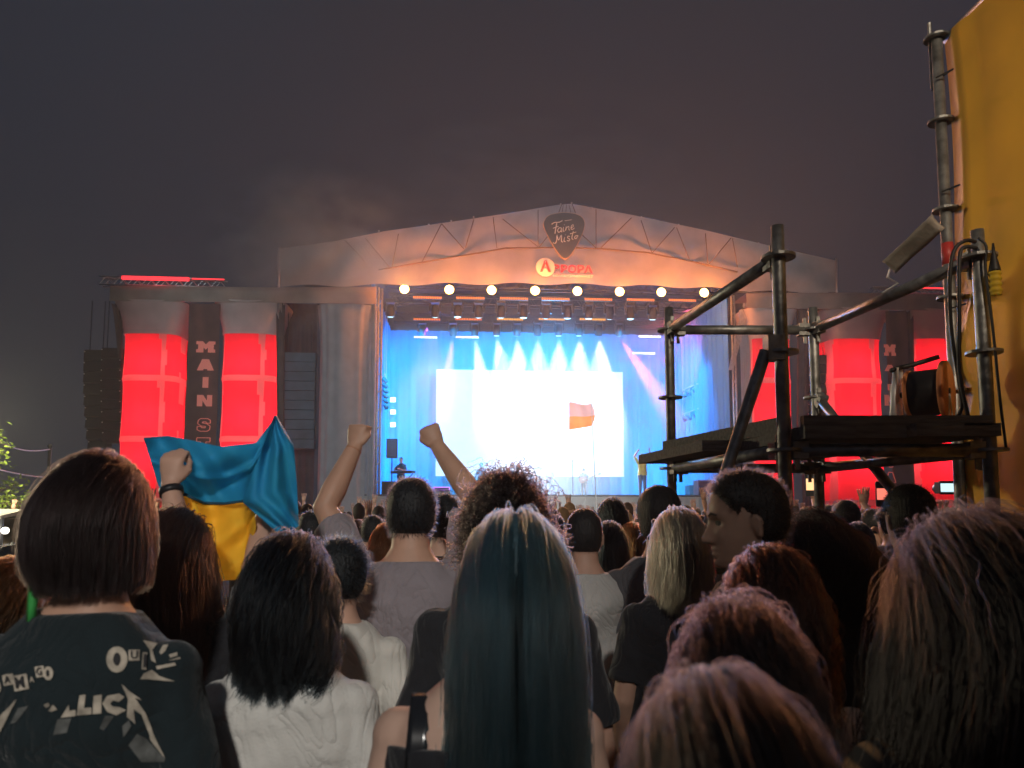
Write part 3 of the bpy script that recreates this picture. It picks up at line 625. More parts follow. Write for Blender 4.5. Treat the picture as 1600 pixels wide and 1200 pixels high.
# ================================================================== foreground scaffold
M_steel = mat('galvanised_steel', (.25, .255, .26), .45, .75, var=.45, scale=18, bump=.3, bscale=40)
M_plank = mat('dark_plank', (.13, .125, .12), .8, var=.4, scale=9, stretch=(1, 8, 8), bump=.3, bscale=30)
M_rubber = mat('black_rubber', (.015, .015, .017), .5, var=.2)
D1, D2 = 2.66, 3.75
X1 = at(1221, 560, D1).x; X4 = at(1538, 560, D1).x; X2 = at(1047, 600, D2).x; X3 = at(1274, 600, D2).x
ZL = 2.585; ZD = 1.875; ZTOP1 = at(1215, 353, D1).z; ZTOP2 = at(1046, 481, D2).z
sca = tag(empty('scaffold_tower', (X1, D1, 0)), 'weathered steel tube scaffold with a plank platform above the crowd', 'scaffold')
def loc_(p): return Vector(p) - Vector((X1, D1, 0))
def rosette(parent, x, y, z):
    rg = [[loc_((x + r * math.cos(a), y + r * math.sin(a), z + dz)) for a in np.linspace(0, 6.283, 21)[:-1]] for dz, r in ((-.005, .026), (-.005, .061), (.005, .061), (.005, .026))]
    MB().rings(rg, False).build('rosette', M_steel, parent)
posts = {}
for key, (x, y, zt_) in {'1': (X1, D1, ZTOP1), '2': (X2, D2, ZTOP2), '3': (X3, D2, ZTOP2), '4': (X4, D1, at(1527, 360, D1).z)}.items():
    p = MB().tube([loc_((x, y, .04)), loc_((x, y, zt_ - .16)), loc_((x, y, zt_ - .155)), loc_((x, y, zt_))], [.0242, .0242, .0242, .0225], 16).build('post', M_steel, sca, True); posts[key] = p
    MB().box(*[v for v in (loc_((x, y, 0)).x - .07, loc_((x, y, 0)).x + .07, loc_((x, y, 0)).y - .07, loc_((x, y, 0)).y + .07)], 0, .012).build('base_plate', M_steel, p)
    for z in (ZL, ZL - .355 if key in '14' else ZL - .35, ZD + .0, .9, .4):
        rosette(p, x, y, z)
def ledger(a, b, za, zb, sh=.05, r=.0242, name='ledger'):
    A = Vector((*a, za)); B = Vector((*b, zb)); d = (B - A).normalized()
    o = MB().tube([loc_(A + d * sh), loc_(B - d * sh)], r, 14).build(name, M_steel, sca, True)
    for q, s in ((A, 1), (B, -1)):
        c_ = q + d * s * .045
        T = Matrix.Translation(loc_(c_)) @ (d * s).to_track_quat('X', 'Z').to_matrix().to_4x4()
        MB().rings([[T @ Vector((x, y * 1., z)) for y, z in ((-.02, -.03), (.02, -.03), (.022, .03), (-.022, .03))] for x in (-.02, .015, .035)]).build('coupler_head', M_steel, o)
        MB().box(-.008, .008, -.004, .004, -.07, .06, M=Matrix.Translation(loc_(q + d * s * .045))).build('wedge', M_steel, o)
    return o
p1, p2, p3, p4 = (X1, D1), (X2, D2), (X3, D2), (X4, D1)
ledger(p2, p1, ZL, ZL); ledger(p2, p3, ZL, ZL); ledger(p3, p4, ZL, ZL)
ledger(p2, p1, ZD, ZD); ledger(p2, p3, ZD, ZD); ledger(p3, p4, ZD, ZD); ledger(p1, p4, ZD, ZD)
ba = at(1197, 548, D1 - .02); bb_ = at(1096, 852, 2.98); br_ = MB().tube([loc_(ba), loc_(bb_), loc_(bb_ + (bb_ - ba) * .95)], .0225, 14).build('brace', M_steel, sca, True); MB().box(-.03, .03, -.03, .03, -.045, .045, M=Matrix.Translation(loc_((X1 - .03, D1 - .01, ba.z + .01)))).build('clamp', M_steel, br_)
ledger(p3, p4, 2.25, 1.27, .06, .0225, 'brace')
# planks: a few laid side by side, ends uneven, front toe board
pl = [(-.13, .02, 3.06, 3.86, 0), (.03, .21, 2.58, 3.80, .0), (.22, .40, 2.60, 3.83, .0), (.41, .58, 2.57, 3.79, 0), (.59, .73, 2.60, 3.82, 0)]
for i, (a, b, y0, y1, dz) in enumerate(pl):
    ax = X1 + (X2 - X1); 
    def px_(x, y):     # planks run front to back between the slightly splayed posts
        t = (y - D1) / (D2 - D1); xl_ = X1 + (X2 - X1) * t; xr_ = X4 + (X3 - X4) * t; return xl_ + (xr_ - xl_) * (x / .73)
    z = ZD + .03 + dz + .004 * i
    mb = MB(); mb.rings([[loc_((px_(a, y) + (0.002), y, zz_)) if k in (0, 3) else loc_((px_(b, y) - .002, y, zz_)) for k, zz_ in enumerate((z, z, z + .045, z + .045))] for y in (y0, (y0 + y1) / 2, y1)])
    mb.build('plank', M_plank, sca)
MB().box(*(loc_((X1 + .05, 0, 0)).x, loc_((X4 - .02, 0, 0)).x), loc_((0, 2.60, 0)).y, loc_((0, 2.635, 0)).y, ZD + .082, ZD + .118).build('toe_board', M_plank, sca)
ta = Vector((X2 - .02, D2 - .02, 0)); tb_ = Vector((X1 + .06, D1 + .06, 0)); d = (tb_ - ta)
MB().rings([[loc_(Vector((ta.x, ta.y, 0)) + d * t + Vector((o_, o_ * .5, z))) for o_, z in ((-.02, ZD + .075), (.02, ZD + .075), (.02, ZD + .135), (-.02, ZD + .135))] for t in (-.02, .5, .96)]).build('toe_board', M_plank, sca)
# ------------------------------------------------------------------ tall post with banner
X5, Y5 = at(1482, 420, 3.3).x, 3.3
tp5 = tag(empty('tall_scaffold_post', (X5, Y5, 0)), 'tall galvanised scaffold post with a red band at the edge of the yellow banner', 'post')
zt5 = at(1463, 55, 3.3).z
MB().tube([(0, 0, 0), (0, 0, zt5)], .0242, 16).build('tube', M_steel, tp5, True)
MB().tube([(-.012, .03, zt5 - .25), (-.012, .03, zt5 + .08)], .009, 8).build('pin', M_steel, tp5)
zr = at(1480, 397, 3.3).z; MB().tube([(0, 0, zr - .05), (0, 0, zr + .05)], .0252, 16).build('red_band', mat('red_paint', (.35, .03, .03), .5), tp5, True)
for py in (190, 328, 465, 60, 610):
    z = at(1482, py, 3.3).z
    MB().rings([[(r * math.cos(a), r * math.sin(a), z + dz) for a in np.linspace(0, 6.283, 21)[:-1]] for dz, r in ((-.005, .026), (-.005, .055), (.005, .055), (.005, .026))], False).build('rosette', M_steel, tp5)
# banner: hangs along the view direction, cloth with folds
M_yellow = mat('yellow_tarp', (.78, .40, .03), .6, var=.18, scale=2.0, bump=.35, bscale=5)
ban = tag(empty('yellow_banner', (X5, Y5, 0)), 'large yellow tarpaulin banner stretched on poles at the right edge', 'banner')
zt_ = at(1460, 66, 3.3).z
P = []
for k in range(31):
    v = k / 30; z = .5 + (zt_ - .5) * v; row = []
    for j in range(41):
        u = j / 40; y = -u * 2.2
        sag = .05 * math.sin(math.pi * u) * (v ** 6)
        f = .02 * math.sin(v * 9 + u * 3) + .018 * math.sin(u * 22 + v * 2) * (1 - .5 * v) + .035 * math.exp(-((v - u * .25 - .62) / .03) ** 2) + .03 * math.exp(-((v + u * .2 - .50) / .025) ** 2) - .03 * math.exp(-((u - .06) / .02) ** 2)
        row.append((.02 + f + u * .06, y, z - sag))
    P.append(row)
MB().grid(P).build('cloth', M_yellow, ban, True)
MB().tube([(.05, .0, zt_ + .01), (.11, -2.2, zt_ + .01)], .0242, 12).build('top_tube', M_steel, ban, True)
MB().tube([(.12, -2.2, 0), (.12, -2.2, zt_ + .1)], .0242, 12).build('rear_post', M_steel, ban, True)
for t in np.linspace(.1, .95, 7): MB().tube([(-.03, -.03, zt_ * t), (.02, -.08, zt_ * t + .01), (.0, .03, zt_ * t + .02)], .004, 6).build('tie', M_rubber, ban)
# canvas sleeve on a line
a = at(1467, 345, 3.25); b = at(1392, 415, 3.6)
sl = tag(empty('canvas_sleeve', a), 'flat grey canvas strip slanting down from the tall post', 'canvas strip')
d = b - a; n_ = Vector((.68, 0, -.73)) * .085
P = [[tuple(d * u + n_ * (v - .5) + Vector((0, .01 * math.sin(v * 3 + u * 9), 0))) for v in np.linspace(0, 1, 5)] for u in np.linspace(0, 1, 14)]
o = MB().grid(P).build('canvas', mat('grey_canvas', (.26, .23, .21), .9, var=.2, scale=8, bump=.3), sl, True); s_ = o.modifiers.new('thick', 'SOLIDIFY'); s_.thickness = .02
MB().tube([d, d + Vector((-.02, 0, -.06)), d + Vector((.03, .0, -.09)), d + Vector((-.05, 0, -.14))], .006, 6).build('rope_end', M_alu, sl)
# cables over the near right post, plug
cb = tag(empty('black_cable', (X4, D1, 0)), 'black cables looped over the right scaffold post and hanging down', 'cable')
def cable(pts, r=.007, nm='cable_run'):
    q = [at(x, y, Y) - Vector((X4, D1, 0)) for x, y, Y in pts]; qq, _ = stroke([tuple(v) for v in q], 1)
    MB().tube([Vector(v) for v in qq], r, 8).build(nm, M_rubber, cb, True)
cable([(1524, 378, D1 - .05), (1508, 376, D1 - .06), (1490, 393, D1 - .06), (1484, 440, D1 - .05), (1487, 520, D1 - .02), (1499, 600, D1), (1503, 636, D1 + .02), (1491, 657, D1 + .05)])
cable([(1526, 388, D1 - .05), (1508, 386, D1 - .05), (1499, 405, D1 - .05), (1499, 500, D1 - .04), (1499, 580, D1 - .02), (1514, 657, D1 + .01)])
cable([(1528, 372, D1 - .05), (1541, 385, D1 - .06), (1540, 420, D1 - .05), (1552, 520, D1 - .05), (1562, 620, D1 - .05), (1572, 700, D1 - .05)], .005)
pgp = at(1552, 388, D1 - .06); pg = tag(empty('yellow_plug', pgp), 'yellow and black ribbed cable plug hanging from the right scaffold post', 'plug')
k_ = D1 / F
MB().rings([[(r * k_ * math.cos(a), r * k_ * math.sin(a), -z * k_) for a in np.linspace(0, 6.283, 17)[:-1]] for z, r in ((-8, 1.5), (8, 3), (22, 6), (34, 8.5), (38, 8.8))]).build('sleeve', M_rubber, pg, True)
rg = []
for q in range(25):
    z = 38 + q * 1.55; r = 8.6 + 1.0 * math.sin(q * 1.05)
    rg.append([(r * k_ * math.cos(a), r * k_ * math.sin(a), -z * k_) for a in np.linspace(0, 6.283, 17)[:-1]])
MB().rings(rg).build('ribbed_grip', mat('yellow_rubber', (.55, .36, .02), .6, var=.1), pg, True)
# ------------------------------------------------------------------ cable reel on the platform
Yr = 3.05; k_ = Yr / F
pr = at(1440, 655, Yr); zdk = ZD + .09; re = tag(empty('cable_reel', (pr.x, Yr, zdk)), 'cable drum with orange flange on a silver stand on the platform', 'cable reel')
hz = at(1450, 615, Yr).z - zdk; M_orange = mat('orange_plastic', (.62, .22, .08), .5, var=.15); M_silver = mat('silver_plastic', (.62, .64, .68), .45, .3, var=.1)
def disc(x0, x1, r, m, nm, y=0, par=re, n=28):
    T = Matrix.Translation((0, y, hz)) @ Matrix.Rotation(R(-42), 4, 'Z')
    return MB().rings([[T @ Vector((x, q * math.cos(a), q * math.sin(a))) for a in np.linspace(0, 6.283, n + 1)[:-1]] for x, q in ((x0, r * .98), (x0 + .003, r), (x1 - .003, r), (x1, r * .98))]).build(nm, m, par, True)
disc(.085, .105, .125, M_orange, 'flange'); disc(-.045, -.03, .10, M_orange, 'flange')
dr = disc(-.03, .085, .095, M_rubber, 'wound_cable')
T = Matrix.Rotation(R(-42), 4, 'Z')
fr = MB()
for sy in (-1, 1):
    fr.tube([T @ Vector((-.10, sy * .065, -.0)), T @ Vector((-.09, sy * .034, hz)), T @ Vector((-.08, sy * .030, hz + .115))], [.014, .015, .011], 8)
fr.box(-.105, -.075, -.04, .04, hz - .03, hz + .045, M=T); fr.build('stand', M_silver, re, True)
MB().tube([T @ Vector((-.09, -.06, hz + .10)), T @ Vector((-.075, 0, hz + .118)), T @ Vector((-.04, .02, hz + .125)), T @ Vector((.07, .03, hz + .15))], .010, 8).build('handle', M_rubber, re, True)
MB().tube([T @ Vector((-.11, 0, hz)), T @ Vector((.11, 0, hz))], .012, 10).build('axle', M_blackm, re, True)
MB().tube([T @ Vector((.1, -.05, .0)), T @ Vector((.1, 0, hz)), T @ Vector((.1, .05, .0))], .009, 8).build('rear_stand', M_silver, re, True)
# ------------------------------------------------------------------ left edge: tree, lines, stall
M_bark = mat('bark', (.06, .045, .03), .9, var=.3, scale=10, bump=.5)
def leafmat(n, c):
    return mat(n, c, .6, var=.35, scale=2.5, trans=.3)
pt = at(-10, 800, 11.0); tr = tag(empty('leafy_tree', (pt.x - .2, 11.0, 0)), 'leafy tree with yellow-green lit foliage at the left edge', 'tree')
MB().tube([(0, 0, 0), (.05, 0, 1.2), (.0, .1, 2.2), (-.1, .1, 2.9)], [.14, .11, .08, .04], 10).build('trunk', M_bark, tr, True)
ends = []
rnd = random.Random(3)
for i in range(16):
    a = rnd.uniform(0, 6.28); z0 = rnd.uniform(1.0, 2.4); L_ = rnd.uniform(.5, .95)
    e = Vector((L_ * math.cos(a), L_ * math.sin(a), z0 + rnd.uniform(.1, .5)))
    MB().tube([(0, .03, z0), tuple((Vector((0, 0, z0)) + e) / 2 + Vector((0, 0, .05))), tuple(e)], [.04, .025, .008], 6).build('limb', M_bark, tr, True); ends.append((Vector((0, 0, z0)), e))
mb = MB()
for b0, e in ends:
    for q in range(170):
        c_ = b0.lerp(e, rnd.uniform(.35, 1.1)) + Vector((rnd.gauss(0, .12), rnd.gauss(0, .12), rnd.gauss(0, .10)))
        l = rnd.uniform(.05, .10); d_ = Vector((rnd.gauss(0, 1), rnd.gauss(0, 1), rnd.gauss(-.5, .6))).normalized(); s_ = d_.orthogonal().normalized(); s_.rotate(Matrix.Rotation(rnd.uniform(0, 6.28), 3, d_)); up_ = d_.cross(s_)
        mb.add([c_, c_ + d_ * l * .5 + s_ * l * .24, c_ + d_ * l + up_ * l * .15, c_ + d_ * l * .5 - s_ * l * .24], [(0, 1, 2, 3)])
o = mb.build('crown', leafmat('lit_leaves', (.16, .24, .03)), tr); o['kind'] = 'stuff'
wr = tag(empty('overhead_line', at(-30, 677, 10)), 'upper thin overhead line running in from the left edge', 'cable', 'overhead lines at the left edge')
A = at(-30, 676, 10); Bp = at(78, 702, 14); MB().tube([(A.lerp(Bp, t) - Vector((0, 0, .12 * math.sin(t * math.pi)))) - A for t in np.linspace(0, 1, 12)], .012, 6).build('line', M_alu, wr, True)
wr.location = A
A = at(-30, 727, 10); Bp = at(120, 742, 16); wr = tag(empty('overhead_line', A), 'lower thin overhead line crossing the lit tree', 'cable', 'overhead lines at the left edge')
MB().tube([(A.lerp(Bp, t) - Vector((0, 0, .1 * math.sin(t * math.pi)))) - A for t in np.linspace(0, 1, 12)], .012, 6).build('line', M_alu, wr, True)
for nm, q in (('upper', (78, 702, 14)), ('lower', (120, 742, 16))):
    e = at(*q); po = tag(empty('line_pole', (e.x, e.y, 0)), 'dark slim pole holding the ' + nm + ' overhead line at the left', 'pole', 'line poles'); MB().tube([(0, 0, 0), (0, 0, e.z + .05)], [.04, .03], 8).build('shaft', M_black, po, True); MB().ball((0, 0, e.z + .06), .045, 8, 6).build('insulator', M_black, po)
p0 = at(-40, 806, 9.0); p1 = at(44, 806, 9.0); stl = tag(empty('market_stall', ((p0.x + p1.x) / 2, 9.0, 0)), 'low grey stall roof with a small lamp under the tree at the left edge', 'stall')
w = (p1.x - p0.x) / 2
mb = MB(); mb.rings([[(x, y, z) for y, z in ((-.5, 1.62), (.0, 1.70), (.5, 1.62), (.5, 1.58), (0, 1.66), (-.5, 1.58))] for x in (-w, w)]); mb.build('roof', mat('stall_roof', (.2, .2, .17), .8, var=.4, scale=6), stl)
for sx in (-1, 1):
    for sy in (-1, 1): MB().tube([(sx * w * .95, sy * .45, 0), (sx * w * .95, sy * .45, 1.6)], .03, 8).build('leg', M_blackm, stl)
MB().box(-w, w, -.42, .42, 0, .9).build('counter', M_plank, stl)
MB().box(-w, w, .40, .44, .9, 1.58).build('back_panel', mat('stall_back', (.12, .1, .07), .8, var=.5, scale=8), stl)
lb = at(8, 829, 8.5); MB().ball(lb - stl.location, .04, 10, 8).build('lamp_bulb', mat('bulb', (.8, .8, .8), .4, var=0, emit=(1, .93, .8), es=6), stl, True)
lamp('POINT', 'stall_lamp', lb + Vector((0, -.08, 0)), 6, (1, .9, .7), .05, stage=False)
sl_ = at(-60, 660, 9.4); lamp('POINT', 'street_lamp_light', sl_, 800, (1., .86, .55), .15, stage=False)
lp = tag(empty('street_lamp', (sl_.x, sl_.y + .1, 0)), 'street lamp shining on the tree just beyond the left edge', 'street lamp')
MB().tube([(0, 0, 0), (0, 0, sl_.z + .1)], [.05, .035], 8).build('mast', M_blackm, lp, True); MB().ball((0, -.02, sl_.z + .2), (.14, .14, .08), 12, 8).build('lamp_head', M_blackm, lp, True)
# ------------------------------------------------------------------ flood lamp behind the viewer, left: its hard shadows fall on the flag and shirts
FL = Vector((.5, -9.5, 7.4))
fl = tag(empty('floodlight', (FL.x, FL.y - .3, 0)), 'white floodlight on a mast behind the viewer', 'floodlight')
MB().tube([(0, 0, 0), (0, 0, FL.z)], .05, 10).build('mast', M_blackm, fl, True); MB().box(-.25, .25, -.02, .12, FL.z - .2, FL.z + .2).build('housing', M_blackm, fl)
MB().box(-.22, .22, .122, .14, FL.z - .17, FL.z + .17).build('lens', mat('flood_lens', (.7, .7, .7), .3, emit=(1, .9, .78), es=8), fl)
lamp('SPOT', 'flood_beam', FL, 3300, (1., .95, .88), .30, (-1.0, 2.6, 1.5), 15.5, .75, stage=False)
lamp('SPOT', 'banner_beam', FL + Vector((.3, 0, .3)), 5200, (1., .80, .56), .2, (1.8, 2.6, 3.85), 15, .8, stage=False)
lamp('SPOT', 'stage_front_beam', FL + Vector((-.3, 0, 1.6)), 14500, (.76, .93, 1.), .3, (SORG.x - 3, 31, 10.5), 46, .5, stage=False)
# ================================================================== people
def V(*a): return Vector(a)
def remesh(mb, voxel, smooth=2):
    me = mb.mesh('tmp'); o = bpy.data.objects.new('tmp', me); COL.objects.link(o)
    md = o.modifiers.new('r', 'REMESH'); md.mode = 'VOXEL'; md.voxel_size = voxel; md.use_smooth_shade = True
    if smooth: sm = o.modifiers.new('s', 'SMOOTH'); sm.factor = .5; sm.iterations = smooth
    dg = bpy.context.evaluated_depsgraph_get(); r = bpy.data.meshes.new_from_object(o.evaluated_get(dg), depsgraph=dg)
    bpy.data.objects.remove(o); bpy.data.meshes.remove(me); r.materials.clear(); r.shade_smooth(); return r
def coords(me):
    a = np.empty(len(me.vertices) * 3, np.float64); me.vertices.foreach_get('co', a); return a.reshape(-1, 3)
def wrinkle(me, amp, seed, z0=.9, z1=1.45):
    co = coords(me); no = np.empty(len(me.vertices) * 3); me.vertices.foreach_get('normal', no); no = no.reshape(-1, 3)
    rs = np.random.RandomState(seed); d = np.zeros(len(co)); wp = co + .06 * np.sin(co[:, [2, 0, 1]] * 9 + rs.rand(3) * 6)
    for f, a in ((12, .8), (20, 1.), (34, .7), (55, .4), (90, .2)):
        k = rs.randn(3) * np.array([.6, .6, 1.0]); k /= np.linalg.norm(k)
        w = np.sin(wp @ k * f + rs.rand() * 6); d += a * np.sign(w) * np.abs(w) ** 1.5 * .7
    low = 1.25 - np.clip((co[:, 2] - z0) / (z1 - z0), 0, 1) * .6
    co += no * (d * amp * low)[:, None]; me.vertices.foreach_set('co', co.ravel()); me.update()
def ell(z, hw, hd, yc=0., n=26, e=.85, xo=0.):
    o = []
    for j in range(n):
        a = 2 * math.pi * j / n; c, s = math.cos(a), math.sin(a)
        o.append((xo + hw * abs(c) ** e * (1 if c >= 0 else -1), yc + hd * abs(s) ** e * (1 if s >= 0 else -1), z))
    return o
TORSO_M = [(.86, .160, .112, 0), (.95, .168, .118, 0), (1.06, .152, .108, .005), (1.18, .160, .112, .008), (1.30, .180, .120, .004), (1.36, .186, .112, -.006), (1.40, .168, .095, -.012), (1.43, .138, .080, -.016), (1.46, .104, .070, -.016), (1.485, .078, .064, -.014), (1.52, .060, .060, -.006), (1.60, .056, .060, .004)]
TORSO_F = [(.86, .172, .118, 0), (.94, .178, .122, 0), (1.06, .140, .100, .005), (1.18, .145, .106, .01), (1.29, .160, .118, .012), (1.355, .164, .100, -.004), (1.395, .148, .084, -.012), (1.425, .120, .070, -.014), (1.455, .088, .060, -.014), (1.485, .062, .054, -.012), (1.52, .050, .050, -.004), (1.60, .047, .051, .004)]
HEAD_T = [(-.128, .012, .058, -.030), (-.118, .034, .080, .010), (-.10, .050, .088, .040), (-.075, .060, .089, .064), (-.05, .067, .090, .084), (-.02, .072, .090, .097), (.01, .0745, .094, .102), (.04, .0735, .093, .100), (.07, .066, .083, .091), (.095, .051, .060, .069), (.110, .033, .036, .042), (.118, .012, .012, .014)]
def head_rings(s, n=56, infl=0., zr=None, face=True):
    zs = [h[0] for h in HEAD_T]; rows = zr if zr is not None else np.concatenate([np.linspace(-.128, .09, 46), np.linspace(.095, .118, 8)])
    out = []
    for z in rows:
        w = np.interp(z, zs, [h[1] for h in HEAD_T]) + infl; f = np.interp(z, zs, [h[2] for h in HEAD_T]) + infl; b = np.interp(z, zs, [h[3] for h in HEAD_T]) + infl
        r = []
        for j in range(n):
            a = 2 * math.pi * j / n; c, q = math.cos(a), math.sin(a)
            x = w * abs(c) ** .92 * (1 if c >= 0 else -1); y = (f if q >= 0 else b) * abs(q) ** .92 * (1 if q >= 0 else -1)
            if face and q > 0:
                g = lambda x0, sx, z0, sz: math.exp(-((abs(x) - x0) / sx) ** 2 - ((z - z0) / sz) ** 2)
                nz = 0.
                if -.060 < z < .012:
                    t = (.012 - z) / .058; nz = .031 * min(t, 1) ** 1.15 * (1 if z > -.050 else max(0, (z + .060) / .010)) * math.exp(-(x / (.009 + .007 * max(0, min(1, t)))) ** 2)
                y += nz + .0065 * g(0, .022, -.0705, .0055) + .0065 * g(0, .020, -.0845, .006) - .004 * g(0, .024, -.0775, .003) - .004 * g(0, .02, -.094, .005) + .008 * g(0, .02, -.110, .010)
                y += -.012 * g(.032, .015, -.004, .011) + .006 * g(.026, .03, .018, .008) + .004 * g(.040, .015, -.035, .015)
            r.append((x * s, y * s, z * s))
        out.append(r)
    return out
def add_head(mb, M, s, ears=True):
    mb.rings([[M @ Vector(p) for p in r] for r in head_rings(s)])
    if ears:
        for sx in (-1, 1):
            T = M @ Matrix.Translation((sx * .0735 * s, -.008 * s, -.018 * s)) @ Matrix.Rotation(sx * R(22), 4, 'Z') @ Matrix.Rotation(R(-8), 4, 'X') @ Matrix.Scale(.86, 4)
            rg = []
            for z, ry, cx in ((-.033, .004, 0), (-.028, .010, .003), (-.012, .014, .006), (.008, .019, .008), (.024, .018, .009), (.032, .010, .008), (.036, .004, .006)):
                rg.append([T @ Vector((sx * (cx + .007 * math.cos(a) * (1 - .3 * math.sin(a))) * s, (ry * math.sin(a) - .004) * s, z * s)) for a in np.linspace(0, 6.283, 11)[:-1]])
            mb.rings(rg)
def hand(mb, W, d, nrm, side, mode, s):
    d = d.normalized(); nrm = (nrm - d * nrm.dot(d)).normalized(); t = d.cross(nrm) * side
    rg = []
    for u, hw, ht in ((-.01, .024, .019), (.015, .029, .017), (.045, .037, .0165), (.08, .040, .0135), (.093, .036, .010)):
        c = W + d * u * s
        rg.append([c + (t * hw * math.cos(a) + nrm * ht * math.sin(a)) * s for a in np.linspace(0, 6.283, 15)[:-1]])
    mb.rings(rg)
    bends = {'fist': (80, 95, 65), 'open': (4, 8, 6), 'relax': (22, 32, 22), 'grip': (48, 62, 40), 'point': (80, 95, 65)}[mode]
    for i in range(4):
        base = W + (d * (.088 - .003 * abs(i - 1)) + t * (.0305 - .0205 * i)) * s
        fd = d.copy(); spread = (.20 - .14 * i) if mode == 'open' else .02
        fd = (fd + t * spread).normalized(); L = (.043, .048, .045, .035)[i]; p = base - fd * .012 * s; pts = [p, base]
        ax = fd.cross(nrm).normalized(); bb = (3, 5, 4) if (mode == 'point' and i in (0,)) else bends
        cur = fd.copy()
        for k, (l, bn) in enumerate(zip((L, L * .62, L * .5), bb)):
            cur = Matrix.Rotation(R(bn), 3, ax) @ cur; pts.append(pts[-1] + cur * l * s)
        mb.tube(pts, [x * s for x in (.0098, .0098, .0092, .0082, .0065)], 10)
    b = W + (d * .022 + t * .026) * s
    if mode in ('fist', 'point'): pts = [b, b + (d * .035 + t * .018 + nrm * .012) * s, b + (d * .058 + t * .004 + nrm * .034) * s, b + (d * .060 - t * .022 + nrm * .042) * s]
    elif mode == 'grip': pts = [b, b + (d * .03 + t * .02 + nrm * .02) * s, b + (d * .06 + t * .015 + nrm * .04) * s, b + (d * .08 + t * .0 + nrm * .045) * s]
    else: pts = [b, b + (d * .028 + t * .026) * s, b + (d * .058 + t * .044 + nrm * .006) * s, b + (d * .082 + t * .052 + nrm * .010) * s]
    mb.tube(pts, [x * s for x in (.014, .012, .0105, .008)], 10)
def arm_default(sx, s, fem):
    return dict(elbow=V(sx * (.235 if not fem else .205), -.03, 1.13) * s, wrist=V(sx * (.23 if not fem else .20), .10, .90) * s, mode='relax', d=V(-sx * .15, .5, -1), n=V(-sx, 0, 0))
def arm_pts(sx, s, fem, A):
    S = V(sx * (.180 if not fem else .154), -.012, 1.372) * s
    if A['elbow'].z > S.z - .06: S = S + V(-sx * .010, 0, .045 * s)
    E, Wr = A['elbow'], A['wrist']
    # keep human arm lengths
    ua, fa = .29 * s * (.94 if fem else 1), .255 * s * (.94 if fem else 1)
    if not A.get('free'):
        E = S + (E - S).normalized() * ua; Wr = E + (Wr - E).normalized() * fa
    return S, E, Wr
def body_mesh(s, fem, arms, HM, voxel, b=1., neckz=None):
    mb = MB(); T = TORSO_F if fem else TORSO_M
    nk = HM.translation
    rg = []
    for z, w, d, yc in T:
        k = max(0, (z - 1.46) / .14); rg.append([(x + nk.x * k, y + (nk.y - 0) * k * .6, zz) for x, y, zz in ell(z * s, w * s * b, d * s * b, yc * s)])
    mb.rings(rg)
    add_head(mb, HM, s)
    k = s * (.92 if fem else 1.) * (.5 + .5 * b)
    for sx in (-1, 1):
        A = arms[sx]; S, E, Wr = arm_pts(sx, s, fem, A)
        mid = (S + E) / 2; fm = E.lerp(Wr, .3); fw = E.lerp(Wr, .75)
        inn = S + V(-sx * .05, 0, -.02) * s
        mb.tube([inn, S, mid, S.lerp(E, .85), E, fm, fw, Wr, Wr + (Wr - E).normalized() * .012], [x * k for x in (.045, .050, .047, .043, .0415, .043, .034, .028, .026)], 16)
        mb.ball(S, .052 * k, 14, 9); mb.ball(E, .0415 * k, 12, 8)
        hand(mb, Wr, Vector(A['d']), Vector(A['n']), A.get('hs', sx), A['mode'], s * (.92 if fem else 1.))
        h = V(sx * .088, 0, .90) * s; kn = V(sx * .095, .015, .49) * s; an = V(sx * .10, -.015, .09) * s
        mb.tube([h + V(0, 0, .03) * s, h.lerp(kn, .3), kn, kn.lerp(an, .35), an, an - V(0, 0, .06) * s], [x * s for x in (.09, .083, .056, .058, .038, .04)], 14)
        mb.tube([an + V(0, -.05, -.05) * s, an + V(0, .06, -.055) * s, an + V(0, .16, -.068) * s], [x * s for x in (.034, .036, .022)], 10)
    return remesh(mb, voxel, 2)
def shirt_mesh(s, fem, arms, voxel, style, b, seed, amp=.0095, hem=.84):
    mb = MB(); T = TORSO_F if fem else TORSO_M; inf = .016; rg = []
    top = {'tee': 1.475, 'tank': 1.375, 'long': 1.475, 'hoodie': 1.485, 'crop': 1.475}[style]
    zs = [t[0] for t in T]
    rows = np.linspace(hem, top, 16)
    for z in rows:
        w, d, yc = (np.interp(z, zs, [t[i] for t in T]) for i in (1, 2, 3))
        fl = inf + (.012 if z < 1.15 else 0) * (1.15 - z) / .3
        if style == 'hoodie': fl += .02
        if fem and z < 1.2: w = max(w, .155)
        rg.append(ell(z * s, (w * b + fl) * s, (d * b + fl) * s, yc * s))
    mb.rings(rg)
    k = s * (.92 if fem else 1.) * (.5 + .5 * b)
    if style != 'tank':
        fr = {'tee': .78, 'crop': .7, 'long': 2., 'hoodie': 2.}[style]
        for sx in (-1, 1):
            S, E, Wr = arm_pts(sx, s, fem, arms[sx]); inn = S + V(-sx * .055, 0, -.02) * s
            pts = [inn, S, S.lerp(E, .4), S.lerp(E, min(fr, 1.))]; rr = [.058, .063, .064, .066]
            if fr > 1: pts += [E.lerp(Wr, .1), E.lerp(Wr, .5), E.lerp(Wr, .93)]; rr[3] = .060; rr += [.058, .052, .040]
            mb.tube(pts, [x * k for x in rr], 18); mb.ball(S, .063 * k, 14, 9)
    me = remesh(mb, voxel, 2); wrinkle(me, amp, seed); return me
